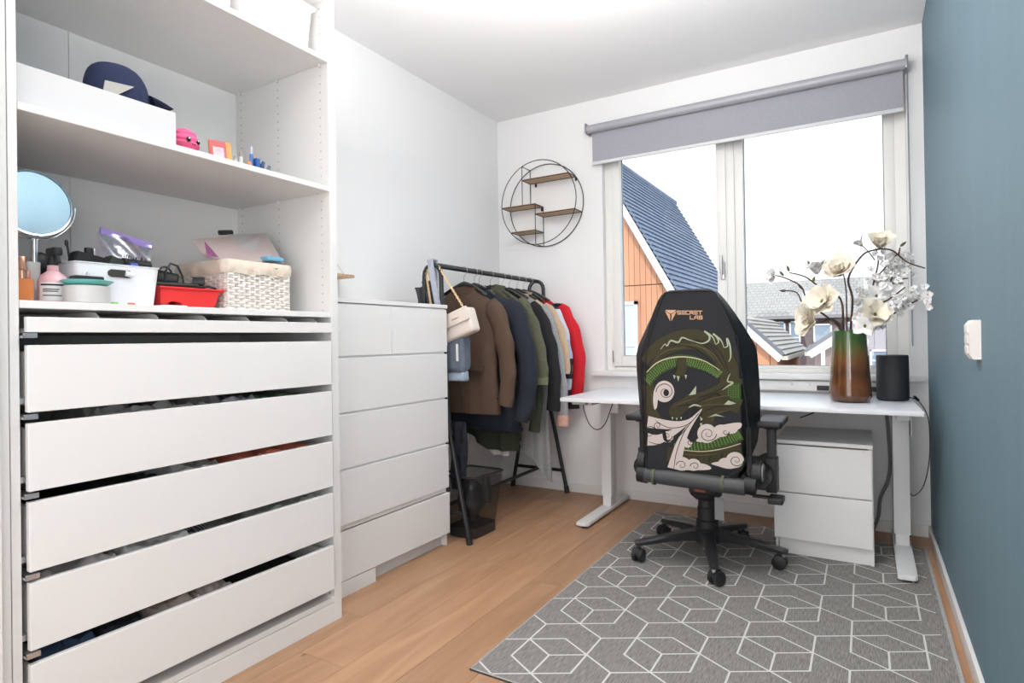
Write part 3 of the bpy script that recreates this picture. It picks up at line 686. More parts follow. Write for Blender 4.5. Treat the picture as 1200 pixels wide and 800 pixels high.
def block_mat():
    m = mat('fabric_blocks', (.5, .5, .6), .9); n = m.node_tree; b = n.nodes['Principled BSDF']; t = n.nodes.new('ShaderNodeTexCoord'); s = n.nodes.new('ShaderNodeSeparateXYZ'); n.links.new(t.outputs['Object'], s.inputs[0])
    r = n.nodes.new('ShaderNodeValToRGB'); r.color_ramp.interpolation = 'CONSTANT'; e = r.color_ramp.elements
    e[0].position = 0; e[0].color = (.012, .015, .03, 1); e[1].position = .10; e[1].color = (.62, .62, .68, 1)
    for p, c in ((.17, (.012, .015, .03)), (.30, (.45, .50, .66)), (.42, (.65, .66, .72)), (.62, (.02, .025, .04))): q = e.new(p); q.color = (*c, 1)
    n.links.new(s.outputs['Z'], r.inputs[0]); n.links.new(r.outputs[0], b.inputs['Base Color']); return m
g, H = garment('striped_jumper', 'navy, white and pale blue block jumper between beige shirt and red jumper', 'jumper', 3.49, block_mat(), .22, .215, 1.345, .62, .028, sl_end=(.285, .66), sl_mid=(.29, 1.0), sr=.05, seed=9, cx=RX + .02)
g, H = garment('red_jumper', 'red jumper hanging last on the rack beside the wall', 'jumper', 3.585, redf, .24, .235, 1.352, .60, .030, sl_end=(.305, .61), sl_mid=(.335, .97), sr=.055, seed=10, cx=RX + .02)
ob('shoulder_patch', MB().ball((.185, -.006, H - .078), .040, .036, .012), blackf, g, local=True)
ob('cuff', MB().tube([(.305, -.035, -.01), (.303, -.034, .03)], .044, 16, ell=.7), blackf, g, local=True)
# pale shirt tails under the parka
g, H = garment('white_blouse', 'off-white blouse whose hem shows under the green parka', 'blouse', 3.025, offw, .15, .10, 1.30, .36, .010, sl_end=(.18, .42), sl_mid=(.17, .8), sr=.03, seed=12, cx=RX + .05, fold=.01, hem_l=.1, sleeves=(-1,))

# things hung at the near end of the rack
bag = thing('handbag', 'cream quilted handbag hung by gold chains at the near rack end', 'handbag', (-1.80, 2.535, 1.04))
cream = mat('cream_leather', (.70, .62, .56), .45, bump=.1, bscale=40)
Mb = Matrix.Translation((-1.825, 2.535, 1.135)) @ Matrix.Diagonal((.88, 1, .95, 1)) @ Matrix.Rotation(math.radians(18), 4, 'Y').inverted()
ob('body', MB().box(-.115, .115, -.038, .038, -.080, .060, .022, 4).xf(Mb), cream, bag)
ob('flap', MB().box(-.113, .113, -.050, -.034, -.012, .064, .007, 3).xf(Mb), cream, bag)
ob('clasp', MB().box(.0, .045, -.054, -.049, .018, .024, .002).xf(Mb), gold, bag)
def chain(p0, p1, sag=0., n=26):
    b = MB()
    for k in range(n):
        t = (k + .5) / n; p = Vector(p0).lerp(Vector(p1), t); p.z -= sag * math.sin(PI * t); d = (Vector(p1) - Vector(p0)).normalized()
        s = Vector((0, 1, 0)) if k % 2 else Vector((1, 0, 0)); s = (s - d * s.dot(d)).normalized(); L = (Vector(p1) - Vector(p0)).length / n * .72
        ring = [p + d * L * math.cos(a) + s * .0055 * math.sin(a) for a in [2 * PI * j / 8 for j in range(9)]]
        b.tube(ring, .0020, 5, cap=False)
    return b
top = (RX + .01, 2.50, RZ + .018)
for p1 in ((-1.885, 2.515, 1.17), (-1.775, 2.52, 1.205)):
    ob('chain', chain((RX + (.045 if p1[0] > -1.8 else -.035), 2.505, RZ - .012 if p1[0] > -1.8 else RZ - .02), p1), gold, bag)
ob('chain', chain((RX - .045, 2.51, RZ - .03), (-1.97, 2.50, 1.18)), gold, bag)
sc_ = thing('scarf', 'pale grey-blue scarf draped over the near end of the rack', 'scarf', (RX + .03, 2.50, 1.05))
def strap(pts, w_, t_): 
    b = MB(); rows = []
    P = [Vector(p) for p in pts]
    for i, p in enumerate(P):
        d = (P[min(i + 1, len(P) - 1)] - P[max(i - 1, 0)]).normalized(); u = Vector((1, 0, 0)); u = (u - d * u.dot(d)).normalized(); v = d.cross(u)
        rows.append([p + u * w_ * a + v * t_ * c for a, c in ((-1, -1), (-.4, -1.6), (.4, -1), (1, -1.4), (1, 1), (.4, 1.5), (-.4, .9), (-1, 1))])
    return b.grid(rows, True, True, True)
ob('cloth', strap([(RX + .085, 2.497, 1.02), (RX + .06, 2.495, 1.15), (RX + .035, 2.49, 1.30), (RX + .012, 2.486, 1.42), (RX + .0, 2.492, 1.478), (RX + 0, 2.53, 1.478), (RX - .012, 2.545, 1.40), (RX - .02, 2.55, 1.2)], .017, .004), fabric('ice_blue', (.42, .44, .52)), sc_)
b = MB().grid([[Vector((-2.10 + .10 * j / 8 + .012 * math.sin(i * 1.1), 2.535 + .030 * math.sin(j * 1.3 + i * .4), 1.00 + .375 * i / 10 - (.06 * (1 - j / 8) ** 2 if i == 10 else 0))) for j in range(9)] for i in range(11)])
r_ = bmesh.ops.solidify(b.bm, geom=b.bm.faces[:], thickness=.03)
ob('tote_bag', b, fabric('slate', (.10, .105, .12)), label='slate grey cloth bag hung left of the rack end above the chest', cat='bag')
b = MB(); b.box(-1.93, -1.79, 2.515, 2.60, .88, 1.07, .03, 4).noise(.012, 22)
jb = ob('denim_bag', b, fabric('faded_denim', (.14, .17, .22), sc=25), label='faded blue denim bag hanging below the cream handbag', cat='bag')
ob('belt_loop', MB().box(-1.825, -1.812, 2.503, 2.512, .94, 1.03, .003), mat('white_print', (.7, .7, .7), .6), jb)
b = MB(); b.box(-1.93, -1.80, 2.53, 2.59, .835, .885, .015, 3).noise(.008, 30, 3)
ob('blue_cloth', b, fabric('sky_blue', (.36, .44, .55)), label='light blue folded cloth peeking out below the denim bag', cat='cloth')
b = MB().grid([[Vector((-1.90 + .10 * j / 6 - .06 * i / 10 * 0, 2.555 + .012 * math.sin(j * 2 + i * .6), .62 - .36 * i / 10)) for j in range(7)] for i in range(11)])
bmesh.ops.solidify(b.bm, geom=b.bm.faces[:], thickness=.02)
ob('dark_bag', b, fabric('ink', (.03, .034, .045)), label='dark cloth bag hanging low behind the chest above the basket', cat='bag')

# ---------------------------------------------------------------- mesh waste basket
wb = thing('waste_basket', 'black wire mesh waste basket beside the rack foot', 'basket', (-1.87, 2.68, 0))
def basket_mesh_mat():
    m = bpy.data.materials.new('wire_mesh'); m.use_nodes = True; n = m.node_tree; b = n.nodes['Principled BSDF']; b.inputs['Base Color'].default_value = (.02, .02, .02, 1); b.inputs['Roughness'].default_value = .5
    t = n.nodes.new('ShaderNodeTexCoord'); out = n.nodes['Material Output']; tr = n.nodes.new('ShaderNodeBsdfTransparent'); mx = n.nodes.new('ShaderNodeMixShader')
    s = n.nodes.new('ShaderNodeSeparateXYZ'); n.links.new(t.outputs['Object'], s.inputs[0]); ad = n.nodes.new('ShaderNodeMath'); n.links.new(s.outputs['X'], ad.inputs[0]); n.links.new(s.outputs['Y'], ad.inputs[1])
    outs = []
    for src in (ad.outputs[0], s.outputs['Z']):
        mu = n.nodes.new('ShaderNodeMath'); mu.operation = 'MULTIPLY'; mu.inputs[1].default_value = 1600; n.links.new(src, mu.inputs[0])
        si = n.nodes.new('ShaderNodeMath'); si.operation = 'SINE'; n.links.new(mu.outputs[0], si.inputs[0])
        gt = n.nodes.new('ShaderNodeMath'); gt.operation = 'GREATER_THAN'; gt.inputs[1].default_value = .72; n.links.new(si.outputs[0], gt.inputs[0]); outs.append(gt)
    mxm = n.nodes.new('ShaderNodeMath'); mxm.operation = 'MAXIMUM'; n.links.new(outs[0].outputs[0], mxm.inputs[0]); n.links.new(outs[1].outputs[0], mxm.inputs[1])
    n.links.new(mxm.outputs[0], mx.inputs[0]); n.links.new(tr.outputs[0], mx.inputs[1]); n.links.new(b.outputs[0], mx.inputs[2]); n.links.new(mx.outputs[0], out.inputs[0]); return m
q0 = [(-1.945, 2.575), (-1.775, 2.575), (-1.765, 2.785), (-1.945, 2.785)]; q1 = [(-1.975, 2.552), (-1.755, 2.552), (-1.735, 2.82), (-1.975, 2.82)]
def rrect(q, z, n=5, r=.03):
    out = []
    for i in range(4):
        p = Vector((*q[i], z)); a = Vector((*q[i - 1], z)); c = Vector((*q[(i + 1) % 4], z)); d0 = (a - p).normalized(); d1 = (c - p).normalized()
        for k in range(n + 1): t = k / n; s0 = p + d0 * r; s1 = p + d1 * r; out.append(s0 * (1 - t) ** 2 + p * 2 * t * (1 - t) + s1 * t * t)
    return out
ob('mesh_side', MB().grid([rrect(q0, .05), rrect(q1, .325)], True), basket_mesh_mat(), wb)
bb = MB(); bb.grid([rrect(q0, .004), rrect(q0, .055)], True, True); ob('solid_base', bb, black_g, wb)
P = rrect(q1, .328); ob('rim', MB().tube(P + [P[0], P[1]], .006, 8), black_g, wb)
b = MB(); b.ball((-1.86, 2.68, .17), .075, .08, .11, 24, 18).noise(.03, 14, 2); ob('black_bag', b, mat('bin_bag', (.015, .015, .018), .3, bump=.8, bscale=30), label='crumpled black bag inside the mesh basket', cat='bag')
b = MB().tube([(-1.80, 2.735, .16), (-1.80, 2.735, .31)], .026, 16)
ob('dark_can', b, mat('dark_can', (.03, .03, .035), .35), label='dark cylindrical can standing in the mesh basket', cat='can')

# ---------------------------------------------------------------- gaming chair
HX, HY = -.655, 2.885
chr_ = thing('gaming_chair', 'black gaming swivel chair with green dragon print on its backrest', 'chair', (HX, HY, .0068))
BCX = -.64
def by_(z): return 2.60 - .2 * (z - .48)
LV = [ # z, half width rear, half width front, depth, centre shift
 (.455, .190, .205, .10, -.018), (.52, .205, .225, .125, -.014), (.60, .208, .250, .15, -.010), (.70, .206, .262, .165, -.008), (.80, .205, .264, .165, -.006), (.90, .202, .262, .155, -.004), (.97, .197, .258, .145, -.001),
 (1.01, .190, .248, .135, .004), (1.05, .178, .226, .12, .008), (1.10, .163, .198, .105, .011), (1.15, .146, .168, .09, .014), (1.20, .124, .134, .075, .017), (1.225, .108, .114, .062, .019), (1.238, .085, .090, .05, .02)]
rows = []
for z, wr, wf, d, cs in LV:
    y = by_(z); cx = BCX + cs; pts = []
    ss = [(-wr + .012, 0), (0, 0), (wr - .012, 0), (wr, .006), (wr + (wf - wr) * .35, d * .40), (wf, d * .85), (wf - .01, d), (wf - .05, d * 1.02), (wf * .55, d * .72), (0, d * .62), (-wf * .55, d * .72), (-wf + .05, d * 1.02), (-wf + .01, d), (-wf, d * .85), (-wr - (wf - wr) * .35, d * .40), (-wr, .006)]
    rows.append([Vector((cx + a, y + b, z)) for a, b in ss])
cap_t = [Vector((BCX + .02 + (p.x - BCX - .02) * .9, p.y * .5 + .5 * (by_(1.24) + .025), 1.243)) for p in rows[-1]]
ob('backrest', MB().grid(rows + [cap_t], True, True, True), blk_leather, chr_, ang=50)
# fabric panel on the rear face (outline drawn in print units, mapped onto the leaning back plane)
def A2(cx, cy, off=.0):
    u = -.2042683 + .0009782 * cx - .0000942 * cy + .0000001 * cx * cy; z = 1.2951731 - .0000634 * cx - .0010971 * cy + .0000002 * cx * cy
    return Vector((BCX + u, by_(z) - off, z))
def flat(name, polys, m, off, label=None):
    kd = 'stuff' if len(polys) > 1 else None
    b = MB()
    for kk, p in enumerate(polys):
        try: b.bm.faces.new([b.bm.verts.new(A2(x, y, off + (kk % 48) * 6e-6)) for x, y in p])
        except ValueError: pass
    bmesh.ops.triangulate(b.bm, faces=b.bm.faces[:])
    return ob(name, b, m, chr_, label=label, smooth=False, kind=kd)
def smooth(pts, n=8, closed=False):
    out = []; N = len(pts); P = [Vector((*p, 0)) for p in pts]
    for i in range(N if closed else N - 1):
        if closed: p0, p1, p2, p3 = P[i - 1], P[i], P[(i + 1) % N], P[(i + 2) % N]
        else: p0, p1, p2, p3 = P[max(i - 1, 0)], P[i], P[i + 1], P[min(i + 2, N - 1)]
        for k in range(n):
            t = k / n; q = .5 * ((2 * p1) + (-p0 + p2) * t + (2 * p0 - 5 * p1 + 4 * p2 - p3) * t * t + (-p0 + 3 * p1 - 3 * p2 + p3) * t ** 3); out.append((q.x, q.y))
    if not closed: out.append((P[-1].x, P[-1].y))
    return out
def ribbon(pts, w0, w1=None, wm_=None):
    w1 = w0 if w1 is None else w1; out = []; n = len(pts)
    L_, R_ = [], []
    for i, p in enumerate(pts):
        a = pts[max(i - 1, 0)]; c = pts[min(i + 1, n - 1)]; dx, dy = c[0] - a[0], c[1] - a[1]; l = math.hypot(dx, dy) or 1; t = i / (n - 1)
        ww = w0 + (w1 - w0) * t
        if wm_ is not None: ww += (wm_ - (w0 + w1) / 2) * math.sin(PI * t)
        nx, ny = -dy / l * ww / 2, dx / l * ww / 2; L_.append((p[0] + nx, p[1] + ny)); R_.append((p[0] - nx, p[1] - ny))
    return [(L_[i], L_[i + 1], R_[i + 1], R_[i]) for i in range(n - 1)]
def spiral(cx, cy, r0, turns, a0, dirn=1, n=30, squash=.95):
    return [(cx + r0 * (1 - .88 * t) * math.cos(a0 + dirn * turns * 2 * PI * t), cy + squash * r0 * (1 - .88 * t) * math.sin(a0 + dirn * turns * 2 * PI * t)) for t in [k / n for k in range(n + 1)]]
def disc(cx, cy, rx, ry=None, n=22): return [(cx + rx * math.cos(2 * PI * k / n), cy + (ry or rx) * math.sin(2 * PI * k / n)) for k in range(n)]
panelm = mat('back_panel_fabric', (.019, .0195, .024), .85, bump=.4, bscale=700)
p_brown = mat('print_olive_brown', (.046, .040, .016), .85); p_dk = mat('print_dark', (.014, .014, .016), .85); p_green = mat('print_green', (.034, .072, .014), .85)
p_lgreen = mat('print_light_green', (.17, .28, .07), .85); p_white = mat('print_cream', (.64, .56, .53), .85); p_horn = mat('print_pale_green', (.42, .47, .33), .85); p_gold = mat('logo_gold', (.70, .45, .29), .35, .6)
outline = [(155, 50), (310, 44), (332, 55), (350, 75), (378, 120), (400, 170), (418, 215), (432, 270), (440, 400), (444, 600), (446, 765), (66, 765), (62, 600), (56, 420), (56, 330), (62, 270), (80, 205), (102, 140), (128, 75)]
flat('fabric_panel', [outline], panelm, .0012)
ob('piping', MB().tube([A2(x, y, .001) for x, y in smooth([(62, 764), (56, 420), (62, 270), (102, 140), (132, 65), (160, 47), (310, 41), (335, 52), (380, 118), (420, 212), (434, 268), (446, 764), (62, 764)], 5)], .0032, 6), blk_leather, chr_)
# dragon body: large sweeping coil
coil = smooth([(62, 330), (110, 275), (190, 238), (270, 232), (340, 262), (385, 320), (398, 380), (380, 440), (345, 500)], 8)
body = ribbon(coil, 62, 44, 80)
band = smooth([(62, 400), (110, 350), (180, 318), (250, 318), (320, 342), (365, 372)], 8)
low = smooth([(180, 668), (250, 668), (330, 655), (400, 632), (442, 612)], 6)
lowb = smooth([(150, 700), (240, 715), (340, 706), (442, 676)], 6)
left = smooth([(62, 410), (85, 470), (80, 530), (130, 575), (190, 575)], 6)
head = smooth([(158, 520), (175, 490), (215, 470), (240, 448), (290, 440), (345, 415), (385, 395), (405, 440), (430, 470), (400, 478), (425, 505), (380, 520), (345, 545), (330, 580), (290, 560), (296, 520), (262, 500), (225, 522), (195, 548), (168, 552)], 5, True)
leg = smooth([(190, 300), (222, 300), (232, 335), (222, 372), (205, 378), (180, 372), (192, 345)], 4, True)
r2 = ribbon(smooth([(430, 380), (408, 430), (400, 480), (440, 500)], 6), 50, 60)
flat('dragon_print_body', body + ribbon(left, 44, 30, 52) + ribbon(lowb, 60, 68) + [head] + r2, p_brown, .0018, 'olive brown dragon body print')
gr = ribbon(band, 44, 30, 50) + ribbon(low, 34, 52) + [smooth([(384, 436), (398, 408), (425, 402), (441, 410), (441, 470), (418, 476), (398, 462)], 3, True)]
flat('dragon_print_scale_band', gr, p_green, .0022, 'green scale band of the dragon print')
sc_l = []
def scales(path, w_, m_=3, st=10):
    acc = 0
    for i in range(1, len(path)):
        (x0, y0), (x1, y1) = path[i - 1], path[i]; l = math.hypot(x1 - x0, y1 - y0)
        for s in range(max(1, int(l / 7))):
            t = s / max(1, int(l / 7)); x = x0 + (x1 - x0) * t; y = y0 + (y1 - y0) * t; nx, ny = -(y1 - y0) / l, (x1 - x0) / l
            for k in range(-m_, m_ + 1):
                o = (k + .5 * ((i + s) % 2)) * w_ / (2 * m_ + 1) * .9; cx_, cy_ = x + nx * o, y + ny * o
                sc_l.append([(cx_ - 2.9, cy_), (cx_, cy_ - 2.9), (cx_ + 2.9, cy_), (cx_, cy_ + 2.9)])
scales(band, 38, 2); scales(low, 36, 2)
for ix in range(7):
    for iy in range(7):
      if 388 < 378 + ix * 9 < 440 and abs(439 - 415 - iy * 9) < 28 - max(0, 30 - ix * 9): sc_l.append([(378 + ix * 9 - 2.6, 415 + iy * 9), (378 + ix * 9, 412.4 + iy * 9), (378 + ix * 9 + 2.6, 415 + iy * 9), (378 + ix * 9, 417.6 + iy * 9)])
flat('dragon_print_scale', sc_l, p_lgreen, .0025)
dl = []
for pts in (([(120, 262), (220, 252), (300, 290), (362, 372)]), ([(160, 245), (240, 232), (310, 258), (372, 330)]), ([(262, 228), (330, 262), (386, 352)]), ([(300, 232), (365, 282), (400, 372)]), ([(150, 560), (100, 520), (100, 470)]), ([(220, 735), (232, 700)]), ([(270, 742), (278, 706)]), ([(320, 738), (326, 702)]), ([(370, 728), (372, 692)]), ([(410, 716), (410, 684)]),
            ([(185, 500), (250, 492), (300, 470), (360, 440)]), ([(240, 470), (310, 455), (380, 420)]), ([(300, 520), (350, 500), (410, 500)]), ([(62, 350), (90, 310), (140, 290)])):
    dl += ribbon(smooth(pts, 6), 2.5, 1.5, 5)
dl += [disc(232, 492, 7, 3.5, 10)] + [smooth([(255, 505), (292, 520), (285, 560), (275, 600), (240, 612), (236, 570), (250, 540)], 5, True)]
flat('dragon_print_dark_line', dl, p_dk, .0029)  # dark ink lines of the print
fur = []
for pts in ([(90, 315), (150, 275), (230, 262)], [(200, 250), (290, 262), (345, 312)], [(250, 246), (330, 282), (378, 350)], [(300, 480), (350, 462), (410, 452)], [(270, 500), (330, 492), (395, 490)], [(175, 505), (225, 480), (280, 462)], [(330, 560), (345, 530), (400, 515)], [(210, 700), (290, 704), (360, 696)], [(80, 440), (90, 500), (120, 545)]): fur += ribbon(smooth(pts, 6), 1.2, .8, 3.2)
flat('dragon_print_fur_line', fur, mat('print_tan', (.115, .095, .045), .85), .0030)  # tan fur strokes of the print
flat('dragon_print_claw_leg', [leg], p_brown, .0031)
hn = []
for t in (
          [(270, 415), (268, 450), (240, 455)], [(378, 492), (395, 474), (425, 486), (402, 492)], [(315, 545), (345, 530), (382, 542), (345, 538)], [(174, 372), (180, 390), (186, 376)], [(190, 376), (196, 400), (202, 378)], [(222, 372), (228, 390), (232, 372)],
          [(168, 545), (172, 558), (176, 546)], [(186, 548), (190, 560), (194, 548)], [(204, 545), (208, 556), (212, 544)], [(246, 560), (250, 575), (256, 562)], [(284, 570), (290, 590), (294, 568)], [(284, 540), (296, 552), (288, 560)]): hn.append(t)
for pts in ([(122, 270), (140, 250), (150, 256), (165, 236), (196, 242), (212, 224), (240, 232), (262, 238)], [(262, 238), (292, 246), (318, 236), (322, 216), (302, 198), (334, 220), (346, 250)], [(346, 250), (358, 240), (350, 220), (336, 208), (366, 232), (378, 262)], [(378, 262), (392, 256), (390, 226), (402, 258), (404, 300), (396, 318)], [(402, 365), (392, 395), (412, 402), (395, 415), (372, 432)], [(240, 505), (262, 494), (290, 500)]):
    hn += ribbon(smooth(pts, 6), 2, 2, 7)
flat('dragon_print_horn', hn, p_horn, .0033, 'pale green horns and claws of the print')
wl = ribbon(smooth([(62, 362), (105, 325), (160, 305), (230, 300), (300, 315), (362, 352)], 7), 3.5, 2, 5) + ribbon(smooth([(205, 682), (290, 688), (370, 676), (442, 652)], 7), 2.5, 3, 4)
flat('dragon_print_gold_line', wl, mat('print_gold_line', (.62, .52, .36), .85), .0033)
# clouds
cw = [disc(138, 440, 42, 44), smooth([(98, 430), (90, 470), (95, 512), (106, 505), (112, 470), (130, 440)], 5, True)]
cw += ribbon(smooth([(292, 510), (240, 562), (170, 578), (66, 566)], 7), 2, 50) + ribbon(smooth([(292, 512), (238, 590), (205, 660), (178, 764)], 7), 2, 56) + ribbon(smooth([(236, 566), (170, 612), (110, 640), (66, 640)], 7), 14, 54) + [disc(150, 628, 26, 24)]
cw += [smooth([(215, 620), (240, 640), (255, 655), (240, 672), (222, 665)], 5, True), disc(312, 612, 38, 40), smooth([(335, 590), (375, 575), (440, 565), (438, 590), (390, 610), (340, 640), (300, 648), (270, 640)], 5, True), disc(368, 600, 30, 26), disc(405, 592, 26, 20)]
cw += [disc(212, 742, 34, 30), disc(258, 745, 30, 26), smooth([(180, 765), (190, 735), (300, 740), (322, 765)], 4, True), disc(420, 722, 34, 34), disc(385, 735, 28, 22), smooth([(330, 738), (380, 728), (440, 745), (400, 760), (352, 748)], 4, True)]
flat('dragon_print_cloud', cw, p_white, .0037, 'cream swirling cloud print')
cs_ = []
for a in ((142, 442, 40, 1.6, PI, 1), (316, 614, 34, 1.7, 0, 1), (425, 724, 28, 1.5, 0, 1), (150, 625, 22, 1.4, 0, 1), (110, 582, 18, 1.4, PI / 2, 1), (75, 610, 30, 1.5, 0, -1), (210, 748, 22, 1.2, PI, 1), (245, 650, 14, 1.2, 0, 1), (265, 752, 20, 1.1, PI, 1), (385, 604, 14, 1.0, 0, 1)):
    cs_ += ribbon(spiral(*a), 3.4, 1.6)
for pts in ([(285, 520), (235, 575), (160, 590), (100, 560)], [(280, 530), (225, 600), (190, 690), (178, 765)], [(172, 650), (205, 620), (240, 580)], [(70, 650), (120, 660), (175, 640)]): cs_ += ribbon(smooth(pts, 6), 1.5, 2, 3.2)
cs_ += [disc(146, 445, 12, 14), smooth([(130, 610), (142, 598), (138, 625), (150, 640), (165, 640), (150, 650), (135, 640)], 4, True)]
flat('dragon_print_cloud_line', cs_, p_dk, .0041)
# logo and lettering
lg_ = []
def tri(a): lg_.append(a)
tri([(142, 116), (188, 116), (180, 124), (165, 131), (150, 124)]); tri([(140, 120), (162, 133), (162, 160), (158, 152)]); tri([(190, 120), (168, 133), (168, 160), (173, 150)])
GL = {'S': [[(1, 0), (0, 0), (0, .5), (1, .5), (1, 1), (0, 1)]], 'E': [[(0, 0), (1, 0)], [(0, .5), (1, .5)], [(0, 1), (1, 1)]], 'C': [[(1, 0), (0, 0), (0, 1), (1, 1)]], 'R': [[(0, 1), (0, 0), (1, 0), (1, .5), (.3, .5), (1, 1)]], 'T': [[(-.1, 0), (1.1, 0)], [(.5, 0), (.5, 1)]],
      'L': [[(0, 0), (0, 1), (1, 1)]], 'A': [[(0, 1), (0, .35), (.4, 0), (1, 0), (1, 1)], [(0, .6), (1, .6)]], 'B': [[(0, 0), (.95, 0), (.95, .45), (0, .5), (1, .5), (1, 1), (0, 1), (0, 0)]]}
def word(s, x, y, cw_, chh, gap, st):
    for ch in s:
        for pl in GL[ch]:
            for a, c in zip(pl, pl[1:]):
                x0, y0, x1, y1 = x + a[0] * cw_, y + a[1] * chh, x + c[0] * cw_, y + c[1] * chh; l = math.hypot(x1 - x0, y1 - y0); ex, ey = (x1 - x0) / l * st / 2, (y1 - y0) / l * st / 2
                lg_.append([(x0 - ex - ey, y0 - ey + ex), (x1 + ex - ey, y1 + ey + ex), (x1 + ex + ey, y1 + ey - ex), (x0 - ex + ey, y0 - ey - ex)])
        x += cw_ + gap
word('SECRET', 193, 120, 12.2, 12, 5.0, 3.4); word('LAB', 245, 139, 12.2, 12, 5.6, 3.4)
flat('logo', lg_, p_gold, .0024, 'gold logo and lettering')
# side seams, rear roll, seat, hardware
olive_tr = mat('trim_olive', (.085, .105, .055), .7)
SC = -.655
ob('seat', MB().box(SC - .235, SC + .255, 2.66, 3.07, .395, .475, .035, 4), blk_leather, chr_)
ob('seat_bolster', MB().tube([(SC - .235, 2.68, .45), (SC - .24, 2.9, .455), (SC - .23, 3.04, .45)], [.05, .055, .045], 14), blk_leather, chr_)
ob('seat_bolster', MB().tube([(SC + .255, 2.68, .45), (SC + .26, 2.9, .455), (SC + .25, 3.04, .45)], [.05, .055, .045], 14), blk_leather, chr_)
rl = ob('rear_roll', MB().tube([(SC - .205, 2.622, .432), (SC - .1, 2.615, .430), (SC + .1, 2.615, .425), (SC + .215, 2.622, .422)], [.034, .036, .036, .036], 20), mat('grey_leatherette', (.050, .052, .056), .5, bump=.3, bscale=400), chr_)
for x in (SC - .165, SC + .13): ob('trim_ring', MB().tube([(x - .006, 2.6165, .4285), (x + .006, 2.6165, .428)], .0385, 20), olive_tr, rl, label='olive piping')
for x, r in ((SC - .225, .040), (SC + .235, .042)):
    ob('roll_end', MB().tube([(x - .022, 2.64, .430), (x + .022, 2.64, .426)], r, 20), blk_leather, chr_)
def disc_x(x0, x1, y, z, r, n=28): return MB().tube([(x0, y, z), (x0 + (x1 - x0) * .15, y, z), (x1, y, z)], [r * .92, r, r * .97], n)
pv = ob('pivot_cover', disc_x(BCX - .262, BCX - .228, 2.66, .485, .050), black_m, chr_)
pv = ob('pivot_cover', disc_x(BCX + .222, BCX + .262, 2.66, .478, .050), black_m, chr_)
ob('pivot_disc', disc_x(BCX + .262, BCX + .270, 2.66, .478, .038), mat('grey_plastic', (.16, .16, .165), .45), pv, label='grey round cover disc')
for s in (-1, 1):
    x = BCX + s * .212
    ob('side_bracket', MB().prism([(0, 0), (.018, 0), (.026, .18), (.018, .20), (.004, .20)], (x - .009 + s * .006, 2.625, .47), (0, 1, 0), (0, -.1, 1), (.018, 0, 0)), black_m, chr_)
# armrests
for s, nm in ((1, 'R'), (-1, 'L')):
    ax = (BCX + .285) if s > 0 else (BCX - .285)
    ar = ob('armrest_pad', MB().box(ax - .052, ax + .052, 2.68, 2.94, .660, .690, .012, 4).xf(Matrix.Identity(4)), black_m, chr_)
    ob('pad_holder', MB().box(ax - .03, ax + .03, 2.76, 2.89, .645, .668, .006), black_m, ar)
    po = ob('arm_post', MB().box(ax - .020, ax + .014, 2.78, 2.845, .40, .648, .006, 2), black_m, chr_)
    ob('arm_sleeve', MB().box(ax - .026, ax + .020, 2.772, 2.853, .37, .52, .007, 2), black_m, po)
    ob('arm_bracket', MB().box(min(ax, SC + s * .12), max(ax, SC + s * .12), 2.785, 2.845, .375, .40, .005, 2), black_m, chr_)
ob('tilt_lever', MB().box(SC + .225, SC + .33, 2.735, 2.765, .352, .362, .004).box(SC + .29, SC + .35, 2.70, 2.79, .340, .366, .008, 3), black_m, chr_)
# mechanism, gas lift, tag
ob('seat_plate', MB().box(SC - .16, SC + .16, 2.72, 3.02, .375, .397, .006), black_g, chr_)
mc = ob('tilt_mechanism', MB().lathe([(.050, 0), (.072, .02), (.078, .06), (.070, .090)], SC + .0, 2.865, .290, 28).box(SC - .055, SC + .055, 2.76, 2.98, .33, .378, .014, 3), black_m, chr_)
ob('warning_label', MB().box(SC - .025, SC + .022, 2.755, 2.759, .345, .36), mat('label_orange', (.42, .10, .05), .6), mc)
ob('gas_lift', MB().tube([(SC, HY, .09), (SC, HY, .31)], .026, 20), black_g, chr_)
ob('lift_cover', MB().lathe([(.050, .0), (.050, .07), (.044, .075), (.044, .13), (.040, .135), (.040, .19), (.03, .195)], SC, HY, .115, 28), black_m, chr_)
tg = ob('care_tag', MB().box(SC + .060, SC + .100, 2.77, 2.772, .225, .325), mat('tag_grey', (.26, .27, .28), .5), chr_, label='grey hanging tag')
ob('tag_string', MB().tube([(SC + .080, 2.771, .325), (SC + .078, 2.78, .345), (SC + .082, 2.80, .375)], .0012, 5), black_m, tg)
